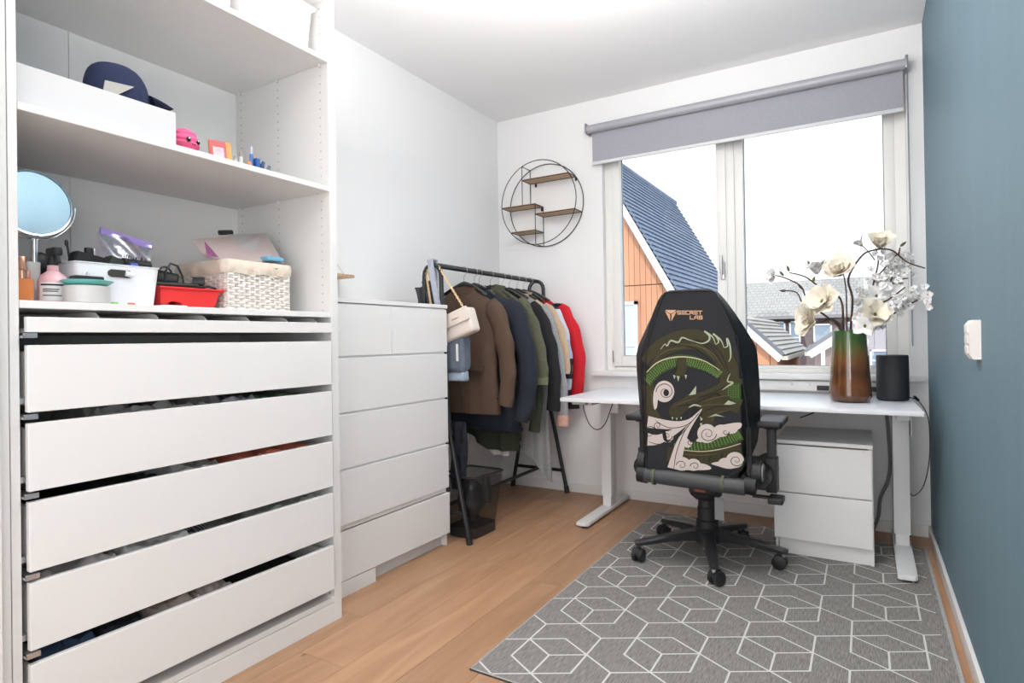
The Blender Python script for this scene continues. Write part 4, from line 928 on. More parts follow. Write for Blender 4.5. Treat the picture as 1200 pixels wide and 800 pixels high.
# star base with five castors
Rb = .325
hub = ob('base_hub', MB().lathe([(.030, 0), (.062, .004), (.066, .05), (.055, .066), (.05, .068)], HX, HY, .085, 30), black_m, chr_)
for k, a in enumerate((214, 142, 287, 2, 71)):
    t = math.radians(a); d = Vector((math.cos(t), math.sin(t), 0)); n_ = Vector((-d.y, d.x, 0)); O_ = Vector((HX, HY, 0))
    rows = []
    for s, wz, zt, zb in ((.04, .030, .142, .092), (.10, .028, .138, .098), (.20, .025, .122, .094), (.29, .022, .106, .082), (Rb, .020, .100, .078), (Rb + .022, .015, .097, .080)):
        c = O_ + d * s; rows.append([c + n_ * wz * .75 + Vector((0, 0, zt)), c - n_ * wz * .75 + Vector((0, 0, zt)), c - n_ * wz + Vector((0, 0, zt - .008)), c - n_ * wz * .9 + Vector((0, 0, zb)), c + n_ * wz * .9 + Vector((0, 0, zb)), c + n_ * wz + Vector((0, 0, zt - .008))])
    ob('base_arm', MB().grid(rows, True, True, True), black_g, chr_, ang=40)
    c = O_ + d * Rb; wd_a = t + .9 + k * .7; wx = Vector((math.cos(wd_a), math.sin(wd_a), 0)); ax_ = Vector((-wx.y, wx.x, 0))
    wc = c + wx * .014 + Vector((0, 0, .0068 + .030))
    cs2 = ob('castor', MB().tube([wc - ax_ * .027, wc - ax_ * .024, wc - ax_ * .006], [.024, .030, .030], 22).tube([wc + ax_ * .006, wc + ax_ * .024, wc + ax_ * .027], [.030, .030, .024], 22), black_m, chr_)
    ob('castor_hood', MB().tube([wc - ax_ * .008 + Vector((0, 0, .010)), wc + ax_ * .008 + Vector((0, 0, .010))], .027, 18), black_m, cs2)
    ob('castor_stem', MB().tube([c + Vector((0, 0, .055)), c + Vector((0, 0, .082))], .009, 12), chrome, cs2)

# ---------------------------------------------------------------- vase and flowers
VX, VY = -.067, 3.33
def vase_mat():
    m = mat('vase_glaze', (.2, .1, .04), .07, coat=.6); n = m.node_tree; b = n.nodes['Principled BSDF']; t = n.nodes.new('ShaderNodeTexCoord'); s = n.nodes.new('ShaderNodeSeparateXYZ'); n.links.new(t.outputs['Object'], s.inputs[0])
    mp = n.nodes.new('ShaderNodeMapping'); mp.inputs['Scale'].default_value = (14, 14, 5); n.links.new(t.outputs['Object'], mp.inputs[0])
    nz = n.nodes.new('ShaderNodeTexNoise'); nz.inputs['Scale'].default_value = 1.5; nz.inputs['Detail'].default_value = 7; n.links.new(mp.outputs[0], nz.inputs[0])
    ma = n.nodes.new('ShaderNodeMath'); ma.operation = 'MULTIPLY_ADD'; ma.inputs[1].default_value = .11; n.links.new(nz.outputs[0], ma.inputs[0]); n.links.new(s.outputs['Z'], ma.inputs[2])
    r = n.nodes.new('ShaderNodeValToRGB'); e = r.color_ramp.elements; e[0].position = .04; e[0].color = (.07, .024, .009, 1); e[1].position = .42; e[1].color = (.05, .13, .025, 1)
    for p, c in ((.14, (.15, .055, .018)), (.20, (.085, .032, .012)), (.26, (.17, .07, .022)), (.315, (.10, .11, .025)), (.37, (.045, .11, .025))): q = e.new(p); q.color = (*c, 1)
    n.links.new(ma.outputs[0], r.inputs[0]); n.links.new(r.outputs[0], b.inputs['Base Color']); return m
vs = MB().lathe([(.060, 0), (.082, .006), (.091, .022), (.092, .035), (.072, .338), (.0705, .345), (.066, .345), (.067, .33), (.080, .06), (.05, .02)], VX, VY, ZD + .0005, 48)
va = ob('vase', vs, vase_mat(), label='tall glazed vase, green top fading to brown, on the desk', cat='vase')
fl = thing('flower_arrangement', 'artificial magnolia and blossom branches standing in the glazed vase', 'flowers', (VX, VY, ZD + .05))
barkm = mat('branch_brown', (.085, .045, .028), .8, noise_amt=.35, scale=60, bump=.5, bscale=200); petal = mat('petal_cream', (.88, .81, .68), .6, noise_amt=.08, scale=30); petal_w = mat('petal_white', (.90, .89, .88), .6); leafm = mat('bud_green', (.10, .11, .05), .7); pist = mat('flower_centre', (.16, .12, .04), .8)
def V(x, z, y=None): return Vector((x, VY if y is None else y, z))
def branch(pts, r0=.006, r1=.0028):
    P = [Vector(p) for p in pts]; out = []
    for i in range(len(P) - 1):
        p0, p1, p2, p3 = P[max(i - 1, 0)], P[i], P[i + 1], P[min(i + 2, len(P) - 1)]
        for k in range(5):
            t = k / 5; out.append(.5 * ((2 * p1) + (-p0 + p2) * t + (2 * p0 - 5 * p1 + 4 * p2 - p3) * t * t + (-p0 + 3 * p1 - 3 * p2 + p3) * t ** 3))
    out.append(P[-1]); n = len(out)
    ob('branch', MB().tube(out, [r0 + (r1 - r0) * i / (n - 1) for i in range(n)], 7), barkm, fl); return out
BASE = V(VX, ZD + .10); zz = ZD + .34
br_def = [
 [BASE, V(-.10, zz, 3.33), V(-.16, 1.135), V(-.20, 1.17, 3.30), V(-.245, 1.22, 3.28), V(-.27, 1.29, 3.26), V(-.34, 1.335, 3.25), V(-.385, 1.35, 3.24)],
 [BASE, V(-.09, zz, 3.31), V(-.10, 1.22, 3.29), V(-.19, 1.285, 3.27), V(-.25, 1.335, 3.25), V(-.32, 1.36, 3.25)],
 [BASE, V(-.075, zz, 3.30), V(-.075, 1.25, 3.28), V(-.085, 1.34, 3.26)],
 [BASE, V(-.06, zz, 3.32), V(-.05, 1.22, 3.31), V(-.065, 1.32, 3.30), V(-.01, 1.42, 3.30), V(.04, 1.445, 3.30), V(.11, 1.44, 3.30), V(.17, 1.38, 3.30), V(.24, 1.345, 3.30)],
 [BASE, V(-.04, zz, 3.35), V(.01, 1.19, 3.36), V(.045, 1.32, 3.36), V(.06, 1.40, 3.36), V(.05, 1.46, 3.34)],
 [BASE, V(-.03, zz, 3.34), V(.03, 1.16, 3.35), V(.09, 1.26, 3.38), V(.13, 1.36, 3.40), V(.15, 1.46, 3.40)],
 [BASE, V(-.02, zz, 3.33), V(.05, 1.13, 3.33), V(.12, 1.145, 3.33), V(.19, 1.19, 3.33), V(.25, 1.225, 3.33)],
 [BASE, V(-.03, zz, 3.30), V(.04, 1.17, 3.27), V(.10, 1.21, 3.25), V(.16, 1.26, 3.25)],
 [BASE, V(-.09, zz, 3.29), V(-.14, 1.12, 3.27), V(-.18, 1.11, 3.24)],
 [BASE, V(-.04, zz, 3.28), V(.0, 1.11, 3.24), V(.02, 1.14, 3.22)],
 [V(.05, 1.32, 3.36), V(.10, 1.38, 3.36), V(.14, 1.43, 3.37)], [V(.06, 1.24, 3.36), V(.13, 1.30, 3.38), V(.18, 1.31, 3.38)], [V(-.20, 1.17, 3.30), V(-.26, 1.20, 3.29), V(-.29, 1.26, 3.28), V(-.335, 1.272, 3.27)]]
tips = [branch(b, .0062 if len(b) > 4 else .004) for b in br_def]
def flower(c, dirv, size, m, npet, wide=.55, cup=.5, nm='magnolia', label=None, rings=1):
    b = MB(); d = Vector(dirv).normalized(); u = d.cross(Vector((.3, .9, .2))).normalized(); v = d.cross(u)
    for rg_ in range(rings):
        for k in range(npet):
            a = 2 * PI * (k + .5 * rg_) / npet + rnd.uniform(-.15, .15); e = u * math.cos(a) + v * math.sin(a); s_ = d.cross(e); L = size * rnd.uniform(.85, 1.1) * (1 - .15 * rg_); cp = cup + .35 * rg_ + rnd.uniform(-.1, .1)
            rows = []
            for i in range(7):
                t = i / 6; ang = cp * (1 - .3 * t) * 1.5; out_ = L * t; p = Vector(c) + e * out_ * math.cos(ang) + d * (out_ * math.sin(ang)); w_ = L * wide * math.sin(PI * min(1, .08 + t * .9)) ** .7 * .55
                rows.append([p + s_ * w_ * q + d * (w_ * .35 * abs(q)) + d * .004 * rnd.uniform(-1, 1) for q in (-1, -.5, 0, .5, 1)])
            b.grid(rows)
    o = ob(nm, b, m, fl, label=label, ang=60)
    ob('flower_centre', MB().ball(Vector(c) + d * size * .14, size * .10, size * .10, size * .14, 8, 6), pist, o)
    return o
flower((-.095, 3.24, 1.335), (-.15, -.75, .6), .098, petal, 8, .85, .62, rings=3)
flower((-.385, 3.24, 1.345), (-.5, -.6, .1), .058, petal_w, 6, .6, .6, rings=2)
flower((-.195, 3.25, 1.345), (-.2, -.4, 1), .078, petal_w, 6, .7, .85, rings=2)
flower((-.165, 3.21, 1.20), (-.4, -.8, .3), .105, petal, 6, .75, .45, rings=2)
flower((-.205, 3.21, 1.115), (-.7, -.6, .1), .098, petal, 7, .85, .6, rings=3)
flower((.035, 3.21, 1.130), (.4, -.8, .5), .090, petal, 6, .75, .45, rings=2)
flower((.065, 3.31, 1.455), (.05, -.6, .7), .080, petal, 7, .75, .75, rings=2)
flower((.045, 3.29, 1.225), (.3, -.8, .3), .060, petal_w, 6, .7, .35)
flower((.0, 3.22, 1.085), (-.1, -1, .2), .06, petal_w, 5, .7, .4)
flower((-.005, 3.30, 1.47), (-.7, -.3, .8), .055, petal_w, 4, .5, .9)
branch([(.045, 3.32, 1.40), (.02, 3.31, 1.44), (-.005, 3.30, 1.47)], .003, .002)
flower((.115, 3.30, 1.225), (.2, -1, .1), .055, petal_w, 6, .8, .3)
bl_pts = []
for pth in (tips[5], tips[6], tips[7], tips[4], tips[10], tips[11]):
    for q in pth[len(pth) // 3::3]: bl_pts.append(q)
for k in range(190): 
    q = rnd.choice(bl_pts); p = q + Vector((rnd.uniform(-.035, .035), rnd.uniform(-.04, .03), rnd.uniform(-.035, .035)))
    if p.x > .262: p.x = .262 - rnd.random() * .01
    if p.z > 1.44: p.z -= .04
    if k < 60: bl_pts.append(p)
    flower(p, (rnd.uniform(-.6, .6), -1, rnd.uniform(-.3, .8)), rnd.uniform(.014, .023), petal_w, 5, .95, .25, 'blossom')
for p in tips[6][-1], tips[6][-3]: flower(p, (0, -1, .3), .022, petal_w, 5, .9, .2, 'blossom')
for c, d in (((-.32, 3.25, 1.365), (-.3, 0, 1)), ((-.345, 3.25, 1.345), (-.6, 0, .8)), ((-.22, 3.25, 1.385), (-.4, 0, .6)), ((-.335, 3.27, 1.272), (-1, 0, .05)), ((-.262, 3.28, 1.275), (-.6, 0, .7)), ((.15, 3.40, 1.465), (.6, 0, .5)), ((-.215, 3.22, 1.30), (.3, 0, 1))):
    d = Vector(d).normalized(); ob('bud', MB().tube([Vector(c), Vector(c) + d * .008, Vector(c) + d * .02, Vector(c) + d * .034], [.002, .006, .0065, .001], 8), leafm, fl)

# ---------------------------------------------------------------- speaker on desk
SX, SY = .112, 3.47
sp = thing('speaker', 'black cylindrical speaker standing on the right end of the desk', 'speaker', (SX, SY, ZD + .001))
ob('grille', MB().lathe([(.060, 0), (.066, .004), (.069, .012), (.0685, .215), (.066, .221), (.0, .222)], SX, SY, ZD + .001, 48, cap1=False), mat('speaker_cloth', (.020, .022, .026), .55, bump=.5, bscale=900), sp)
ob('emblem', MB().box(SX - .040, SX - .022, SY - .0585, SY - .0575, ZD + .012, ZD + .016).xf(Matrix.Identity(4)), mat('emblem_grey', (.18, .18, .19), .5), sp)
pb = ob('power_socket', MB().box(-.235, -.17, YW - .030, YW - .021, .742, .768, .003), mat('socket_black', (.02, .02, .02), .4), label='small black socket on the strip left of the vase', cat='socket', group='black sockets under the window')
pb = ob('power_socket', MB().box(.015, .055, YW - .030, YW - .021, .742, .768, .003), MATS['socket_black'], label='small black socket between vase and speaker', cat='socket', group='black sockets under the window')

# ---------------------------------------------------------------- things on the wardrobe shelves
Z3, Z2, Z1 = 1.1615, 1.6365, 2.1255
MXX, MYY = -1.93, .728
mm = thing('makeup_mirror', 'round chrome makeup mirror on a stand at the left end of the shelf', 'mirror', (MXX, MYY, Z3))
ob('base', MB().lathe([(.054, 0), (.054, .004), (.012, .012), (.009, .02)], MXX, MYY, Z3, 32), chrome, mm)
ob('pole', MB().tube([(MXX, MYY, Z3 + .01), (MXX, MYY, 1.340)], .0075, 16), chrome, mm)
MC = Vector((MXX, MYY, 1.437)); Mm = Matrix.Translation(MC) @ Matrix.Rotation(PI / 2 - .085, 4, 'Y')
ob('rim', MB().lathe([(.084, -.004), (.089, -.006), (.0915, 0), (.089, .006), (.085, .005)], 0, 0, 0, 48, False, False).xf(Mm), chrome, mm)
ob('mirror_disc', MB().lathe([(.086, -.003), (.086, .003)], 0, 0, 0, 48).xf(Mm), mirror_m, mm, smooth=False)
ob('fork', MB().tube([(MXX, MYY + .0965 * math.sin(a), 1.437 - .0965 * math.cos(a)) for a in [math.radians(-92 + 184 * k / 24) for k in range(25)]], .0026, 8), chrome, mm)
def lathe_thing(name, label, cat, prof, x, y, z, m, group=None, n=24): return ob(name, MB().lathe(prof, x, y, z, n), m, label=label, cat=cat, group=group)
amber = mat('amber_liquid', (.62, .20, .06), .12, coat=.5); rose = mat('rose_gold', (.62, .33, .24), .25, .8)
pf = thing('perfume_bottle', 'amber perfume bottle with rose gold pump left of the mirror pole', 'bottle', (-1.85, .672, Z3))
ob('bottle', MB().box(-1.870, -1.832, .652, .690, Z3, Z3 + .062, .006, 3), amber, pf)
ob('collar', MB().lathe([(.017, 0), (.017, .02), (.012, .024)], -1.851, .671, Z3 + .062, 20), rose, pf)
ob('pump', MB().lathe([(.009, 0), (.009, .030), (.007, .033)], -1.851, .671, Z3 + .086, 16), rose, pf)
lathe_thing('cream_tube', 'pale translucent cream tube standing behind the amber bottle', 'tube', [(.016, 0), (.018, .03), (.020, .10), (.020, .115)], -1.93, .72, Z3, mat('tube_pale', (.66, .64, .62), .3))
pk = thing('spray_bottle', 'pink spray bottle with black trigger and white label', 'bottle', (-1.86, .742, Z3))
pinkm = mat('pink_plastic', (.78, .46, .50), .35)
ob('bottle', MB().lathe([(.020, 0), (.033, .003), (.034, .06), (.028, .075), (.013, .088), (.012, .105)], -1.86, .742, Z3, 28), pinkm, pk)
lb_ = MB(); rows = [[Vector((-1.86 + .0345 * math.cos(a), .742 + .0345 * math.sin(a), Z3 + z)) for a in [math.radians(-75 + 9 * k) for k in range(13)]] for z in (.008, .056)]; lb_.grid(rows)
ob('label', lb_, mat('label_white', (.78, .76, .76), .5), pk)
lb_ = MB()
for zz, a0, a1 in ((.047, -70, 20), (.036, -60, 0), (.031, -60, -5), (.020, -60, 10)):
    lb_.grid([[Vector((-1.86 + .035 * math.cos(a), .742 + .035 * math.sin(a), Z3 + zz + z)) for a in [math.radians(a0 + (a1 - a0) * k / 10) for k in range(11)]] for z in (0, .0045 if zz > .04 else .0025)])
ob('label_print', lb_, p_dk, pk, kind='stuff')
sp_ = MB(); sp_.lathe([(.012, 0), (.013, .012), (.010, .03)], -1.86, .742, Z3 + .100, 18); sp_.box(-1.880, -1.825, .732, .752, Z3 + .128, Z3 + .150, .006, 3); sp_.tube([(-1.832, .742, Z3 + .13), (-1.822, .742, Z3 + .108)], .004, 8)
ob('trigger_head', sp_, black_m, pk)
lathe_thing('cosmetic_jar', 'small white jar with gold band right of the pink spray bottle', 'jar', [(.016, 0), (.018, .02), (.016, .052), (.008, .056)], -1.90, .806, Z3 + .001, petal_w)
ob('hair_clip', MB().ball((-1.93, .782, Z3 + .075), .010, .020, .010).tube([(-1.93, .765, Z3 + .0), (-1.93, .775, Z3 + .075)], .004, 6), mat('magenta', (.70, .05, .25), .4), label='magenta hair clip upright behind the white jar', cat='hair clip')
ob('hair_brush', MB().ball((-1.965, .755, Z3 + .120), .014, .024, .030).tube([(-1.965, .745, Z3), (-1.965, .755, Z3 + .10)], .007, 8), black_m, label='black rounded hair brush standing behind the pink spray bottle', cat='brush')
tn = thing('round_tin', 'light grey round tin in front of the white bin', 'tin', (-1.80, .795, Z3))
ob('tin_body', MB().lathe([(.050, 0), (.0525, .003), (.0525, .046), (.050, .048)], -1.80, .795, Z3, 36), mat('tin_grey', (.55, .54, .53), .4), tn)
ob('dish', MB().lathe([(.030, 0), (.050, .004), (.060, .013), (.058, .014), (.048, .007), (.0, .004)], -1.80, .797, Z3 + .0485, 40, cap1=False), mat('turquoise', (.14, .52, .47), .35), label='turquoise shallow dish lying on the grey tin', cat='dish')
ob('comb', MB().box(-1.83, -1.79, .765, .835, Z3 + .0635, Z3 + .076, .005, 3), black_m, label='black comb case lying in the turquoise dish', cat='comb')
# white bin with cosmetics
wbn = thing('storage_bin', 'white plastic bin full of cosmetics on the shelf', 'storage bin', (-1.98, .895, Z3))
binm = mat('bin_white', (.80, .81, .84), .35)
def taper_box(x0, x1, y0, y1, z0, z1, ins, t, flare=.003):
    b = MB(); f = lambda i, z, o: [Vector(p) for p in rrect([(x0 + i, y0 + i), (x1 - i, y0 + i), (x1 - i, y1 - i), (x0 + i, y1 - i)], z, 4, .02)]
    b.grid([f(ins, z0, 0), f(ins * .5, (z0 + z1) / 2, 0), f(0, z1 - .004, 0), f(-flare, z1 - .002, 0), f(-flare, z1, 0), f(t, z1, 0), f(t + ins * .6, z0 + .006, 0)], True, True, True); return b
ob('bin_body', taper_box(-2.14, -1.825, .780, 1.005, Z3, Z3 + .118, .010, .004), binm, wbn)
hd = MB(); hd.prism([(.000, -.011), (.048, -.011), (.055, -.006), (.057, 0), (.055, .006), (.048, .011), (0, .011), (-.007, .006), (-.009, 0), (-.007, -.006)], (-1.8268, .868, Z3 + .092), (0, 1, 0), (0, 0, 1), (.0022, 0, 0))
ob('handle_slot', hd, mat('slot_dark', (.04, .035, .03), .6), wbn)
ob('white_tube', MB().tube([(-1.824, .905, Z3 + .094), (-1.823, .925, Z3 + .090)], .008, 10), binm, wbn, label='white tube end showing in the handle slot')
ob('letter_clip', MB().tube([(-1.822, .800, Z3 + .060), (-1.822, .800, Z3 + .085), (-1.822, .806, Z3 + .092), (-1.822, .812, Z3 + .085), (-1.822, .812, Z3 + .060)], .0022, 6), binm, wbn)
bp_ = MB(); bp_.prism([(0, 0), (.115, -.004), (.100, .030), (.012, .046)], (-1.88, .795, Z3 + .108), (0, 1, 0), (0, 0, 1), (-.04, 0, 0)); bmesh.ops.bevel(bp_.bm, geom=bp_.bm.edges[:], offset=.004, segments=2, affect='EDGES')
ob('makeup_pouch', bp_, blk_leather, label='black makeup pouch leaning in the white bin', cat='pouch')
ob('mascara', MB().tube([(-1.93, .815, Z3 + .10), (-1.93, .805, Z3 + .172)], .003, 8).ball((-1.93, .803, Z3 + .178), .005, .005, .010, 8, 8), black_m, label='mascara wand sticking up at the left of the white bin', cat='brush')
lp = thing('nail_polish', 'black and silver capped bottle upright in the white bin', 'bottle', (-1.93, .865, Z3 + .10))
ob('cap', MB().box(-1.94, -1.925, .850, .868, Z3 + .12, Z3 + .172, .003), black_m, lp); ob('band', MB().box(-1.942, -1.923, .8685, .874, Z3 + .12, Z3 + .170, .002), steel, lp)
ob('compact', MB().box(-1.93, -1.89, .88, .92, Z3 + .115, Z3 + .14, .006, 3).xf(Matrix.Identity(4)), mat('bronze_case', (.12, .075, .05), .3, .5), label='bronze makeup compact resting on top of the white bin', cat='compact')
ob('eyeshadow_case', MB().prism([(0, 0), (.09, -.002), (.060, .018), (.01, .034)], (-1.855, .875, Z3 + .112), (0, 1, 0), (0, 0, 1), (-.04, 0, 0)), mat('green_black', (.035, .042, .035), .5), label='dark triangular case at the front of the white bin', cat='case')
hb_ = thing('round_brush', 'black bristled hair brush lying across the right of the white bin', 'brush', (-1.88, .96, Z3 + .12))
ob('brush_body', MB().tube([(-1.86, .915, Z3 + .128), (-1.87, .995, Z3 + .126)], .015, 14), black_m, hb_)
bm_ = MB()
for k in range(46):
    t = k / 45; a = rnd.uniform(.2, 2.9); p = Vector((-1.86 - .01 * t, .918 + .074 * t, Z3 + .127)); d = Vector((math.cos(a), 0, math.sin(a))); bm_.tube([p + d * .013, p + d * .026], .0007, 4)
ob('bristle', bm_, black_m, hb_, kind='stuff')
ob('blue_cap', MB().tube([(-1.842, .925, Z3 + .118), (-1.842, .945, Z3 + .120)], .010, 12), mat('royal_blue', (.03, .07, .35), .4), label='tiny blue bottle cap lying at the front rim of the white bin', cat='bottle')  # a loose cap on its own, not a whole bottle
# resealable bag with purple zip
zb = thing('zip_bag', 'clear resealable bag with a purple zip strip in the white bin', 'bag', (-1.97, .92, Z3 + .10))
clearp = clear_mat('clear_plastic', (.90, .88, .92), .22, .18, (.9, .88, .95)); PB = []
for i in range(9):
    r_ = []
    for j in range(15):
        u, v = j / 14, i / 8; r_.append(Vector((-1.93 - .03 * v + .012 * math.sin(u * 9 + v * 5) * math.sin(PI * v), .885 + .02 * v + .150 * u + .004 * math.sin(v * 6), Z3 + .110 + (.132 - .030 * u) * v)))
    PB.append(r_)
bz = MB().grid(PB); bz.grid([[p + Vector((-.035 * math.sin(PI * min(1, i / 8 + .1)), 0, 0)) for p in r_] for i, r_ in enumerate(PB)]); ob('film', bz, clearp, zb)
pz = MB(); tp = PB[-1]; pz.grid([[p + Vector((.002, 0, -.020)) for p in tp], [p + Vector((.003, 0, 0)) for p in tp], [p + Vector((-.003, 0, .001)) for p in tp], [p + Vector((-.003, 0, -.020)) for p in tp]], False)
ob('zip_strip', pz, mat('purple_strip', (.36, .26, .62), .35), zb, label='purple zip strip')
bb_ = MB()
for k in range(14): bb_.ball((-1.955 + rnd.uniform(-.01, .01), .88 + rnd.random() * .13, Z3 + .115 + rnd.random() * .035), .010, .012, .009, 8, 6)
ob('bag_content', bb_, mat('cotton', (.70, .68, .72), .6), zb, kind='stuff')
for x_, y_, c_, nm in ((-1.765, .850, (.20, .55, .12), 'green'), (-1.765, .893, (.70, .12, .08), 'red')):
    t_ = thing('small_clip', nm + ' and white small clip lying on the front edge of the shelf', 'clip', (x_, y_, Z3))
    ob('clip_body', MB().box(x_ - .008, x_ + .008, y_ - .010, y_ + .004, Z3, Z3 + .006, .002), mat(nm + '_clip', c_, .4), t_); ob('clip_end', MB().box(x_ - .007, x_ + .007, y_ + .004, y_ + .018, Z3, Z3 + .005, .002), binm, t_)
ob('card', MB().box(-1.80, -1.755, .975, 1.045, Z3, Z3 + .004, .001, 1), binm, label='white card lying on the shelf before the red tray', cat='card')
# red organiser tray
redp = mat('red_plastic', (.72, .035, .035), .35)
rt = thing('organiser_tray', 'bright red plastic organiser tray between white bin and wicker basket', 'tray', (-1.92, 1.12, Z3))
b = MB(); b.prism([(0, .066), (.210, .066), (.205, .058), (.190, .054), (.180, .010), (.165, .0), (.075, .0), (.065, .022), (.035, .026), (.020, .012), (.004, .010), (.002, .056)], (-1.852, 1.018, Z3), (0, 1, 0), (0, 0, 1), (-.15, 0, 0))
bmesh.ops.bevel(b.bm, geom=[e for e in b.bm.edges], offset=.003, segments=2, affect='EDGES'); ob('tray_body', b, redp, rt)
ob('tray_lip', MB().box(-2.01, -1.846, 1.014, 1.232, Z3 + .062, Z3 + .068, .002), redp, rt)
ob('tray_foot', MB().tube([(-1.87, 1.04, Z3 + .0), (-1.87, 1.04, Z3 + .02)], .012, 12), redp, rt)
dr = thing('hair_dryer', 'black hair dryer with coiled cord lying on the red tray', 'hair dryer', (-1.92, 1.10, Z3 + .069))
ob('dryer_body', MB().tube([(-1.95, 1.03, Z3 + .098), (-1.93, 1.06, Z3 + .098), (-1.90, 1.10, Z3 + .094)], [.026, .028, .020], 18), black_m, dr)
ob('dryer_nozzle', MB().tube([(-1.90, 1.15, Z3 + .090), (-1.88, 1.178, Z3 + .090)], [.018, .020], 16), black_m, dr)
ob('dryer_handle', MB().tube([(-1.90, 1.03, Z3 + .078), (-1.88, 1.10, Z3 + .077), (-1.87, 1.15, Z3 + .078)], [.008, .009, .006], 10), black_m, dr)
ob('cord', MB().tube([(-1.90, 1.06, Z3 + .08), (-1.90, 1.062, Z3 + .12), (-1.90, 1.078, Z3 + .146), (-1.90, 1.10, Z3 + .140), (-1.90, 1.115, Z3 + .11), (-1.895, 1.118, Z3 + .08), (-1.87, 1.14, Z3 + .074), (-1.855, 1.18, Z3 + .075), (-1.85, 1.20, Z3 + .070)], .0035, 8), black_m, dr)
ob('cord', MB().tube([(-1.91, 1.065 + .022 * math.cos(a), Z3 + .11 + .025 * math.sin(a)) for a in [k * .5 for k in range(13)]], .003, 8), black_m, dr)
# wicker basket
wk = thing('wicker_basket', 'white wicker basket with cream fabric liner at the right of the shelf', 'basket', (-1.98, 1.362, Z3))
wick = mat('wicker_white', (.74, .68, .63), .65, noise_amt=.12, scale=50); X0, X1, Y0_, Y1_ = -2.135, -1.848, 1.238, 1.490
ws = MB(); NP = 92; ztop = Z3 + .135
per = []
for q, (ax0, ay0, ax1, ay1) in enumerate(((X0, Y0_, X1, Y0_), (X1, Y0_, X1, Y1_), (X1, Y1_, X0, Y1_), (X0, Y1_, X0, Y0_))):
    L = math.hypot(ax1 - ax0, ay1 - ay0); n = 24
    for k in range(n): t = k / n; nx, ny = (ay1 - ay0) / L, -(ax1 - ax0) / L; per.append((ax0 + (ax1 - ax0) * t, ay0 + (ay1 - ay0) * t, nx, ny))
for r_ in range(14):
    z = Z3 + .007 + r_ * .0098; ph = r_ % 2; pts = []
    for k, (x, y, nx, ny) in enumerate(per): o = .0032 * math.sin(PI * k / 2 + PI / 2 * 0 + ph * PI); pts.append([Vector((x + nx * (o + a), y + ny * (o + a), z + c)) for a, c in ((-.003, 0), (0, .0054), (.0036, 0), (0, -.0054))])
    pts.append(pts[0]); ws.grid(pts, True)
ob('weave', ws, wick, wk, kind='stuff')
ob('inner_lining', MB().box(X0 + .006, X1 - .006, Y0_ + .006, Y1_ - .006, Z3 + .001, Z3 + .155), mat('lining_pale', (.66, .60, .55), .9), wk)
for k in range(13):
    y = Y0_ + .004 + (Y1_ - Y0_ - .008) * k / 12; ob('stake', MB().tube([(X1 + .001, y, Z3), (X1 + .001, y, ztop)], .0026, 6), wick, wk)
for k in range(11):
    x = X0 + .02 + (X1 - X0 - .03) * k / 10; ob('stake', MB().tube([(x, Y0_ - .001, Z3), (x, Y0_ - .001, ztop)], .0026, 6), wick, wk)
linm = mat('cream_linen', (.74, .64, .53), .85, noise_amt=.05, scale=80, bump=.4, bscale=300); ln = MB(); rows = []
for i in range(6):
    v = i / 5; row = []
    for k, (x, y, nx, ny) in enumerate(per): o = .006 + .004 * math.sin(k * .9) * (1 - v) + .006 * math.sin(PI * v); row.append(Vector((x + nx * o, y + ny * o, Z3 + .128 + .047 * v + .003 * math.sin(k * .55) * (1 - v) - (.0 if True else 0))))
    rows.append(row)
rows.append([Vector((x - nx * .012, y - ny * .012, Z3 + .170)) for x, y, nx, ny in per]); ln.grid(rows, True, False, True); ob('liner', ln, linm, wk)
for pts in ([(X1 + .012, 1.395, Z3 + .165), (X1 + .016, 1.400, Z3 + .145), (X1 + .014, 1.425, Z3 + .140), (X1 + .014, 1.435, Z3 + .160), (X1 + .013, 1.415, Z3 + .158)], [(X1 + .013, 1.415, Z3 + .158), (X1 + .015, 1.425, Z3 + .135), (X1 + .013, 1.450, Z3 + .130)]):
    ob('tie_cord', MB().tube(pts, .0022, 6), linm, wk)
# sheets of paper on the basket
def sheet(name, label, cat, pts, m, th=.004):
    b = MB(); vs_ = [b.bm.verts.new(p) for p in pts]; f_ = b.bm.faces.new(vs_); bmesh.ops.solidify(b.bm, geom=[f_], thickness=th); return ob(name, b, m, label=label, cat=cat, smooth=False)
Zb = Z3 + .178
sheet('paper_folder', 'pale pink paper folder leaning on the wicker basket', 'folder', [(-1.885, 1.185, Zb - .002), (-1.885, 1.480, Zb + .008), (-1.99, 1.495, Zb + .132), (-1.985, 1.200, Zb + .070)], mat('pale_pink_paper', (.80, .68, .66), .7))
sheet('paper_sleeve', 'white paper sleeve on top of the pink folder', 'paper', [(-1.925, 1.34, Zb + .056), (-1.895, 1.505, Zb + .010), (-1.995, 1.505, Zb + .136), (-1.995, 1.34, Zb + .108)], mat('paper_white2', (.78, .74, .74), .7))
sheet('purple_card', 'purple patterned card edge at the left of the pink folder', 'card', [(-1.865, 1.178, Zb - .002), (-1.868, 1.222, Zb + .001), (-1.90, 1.192, Zb + .055)], mat('purple_card', (.30, .07, .22), .6, col2=(.5, .2, .38), scale=90))
ob('black_case', MB().tube([(-2.005, 1.315, Zb + .112), (-2.005, 1.365, Zb + .120)], .009, 10), black_m, label='black narrow case lying on top of the papers', cat='case')
b = MB(); b.box(-1.93, -1.855, 1.405, 1.475, Zb + .010, Zb + .026, .006, 3); ob('blue_packet', b, mat('packet_blue', (.16, .42, .62), .4), label='light blue packet under the papers at the basket corner', cat='packet')

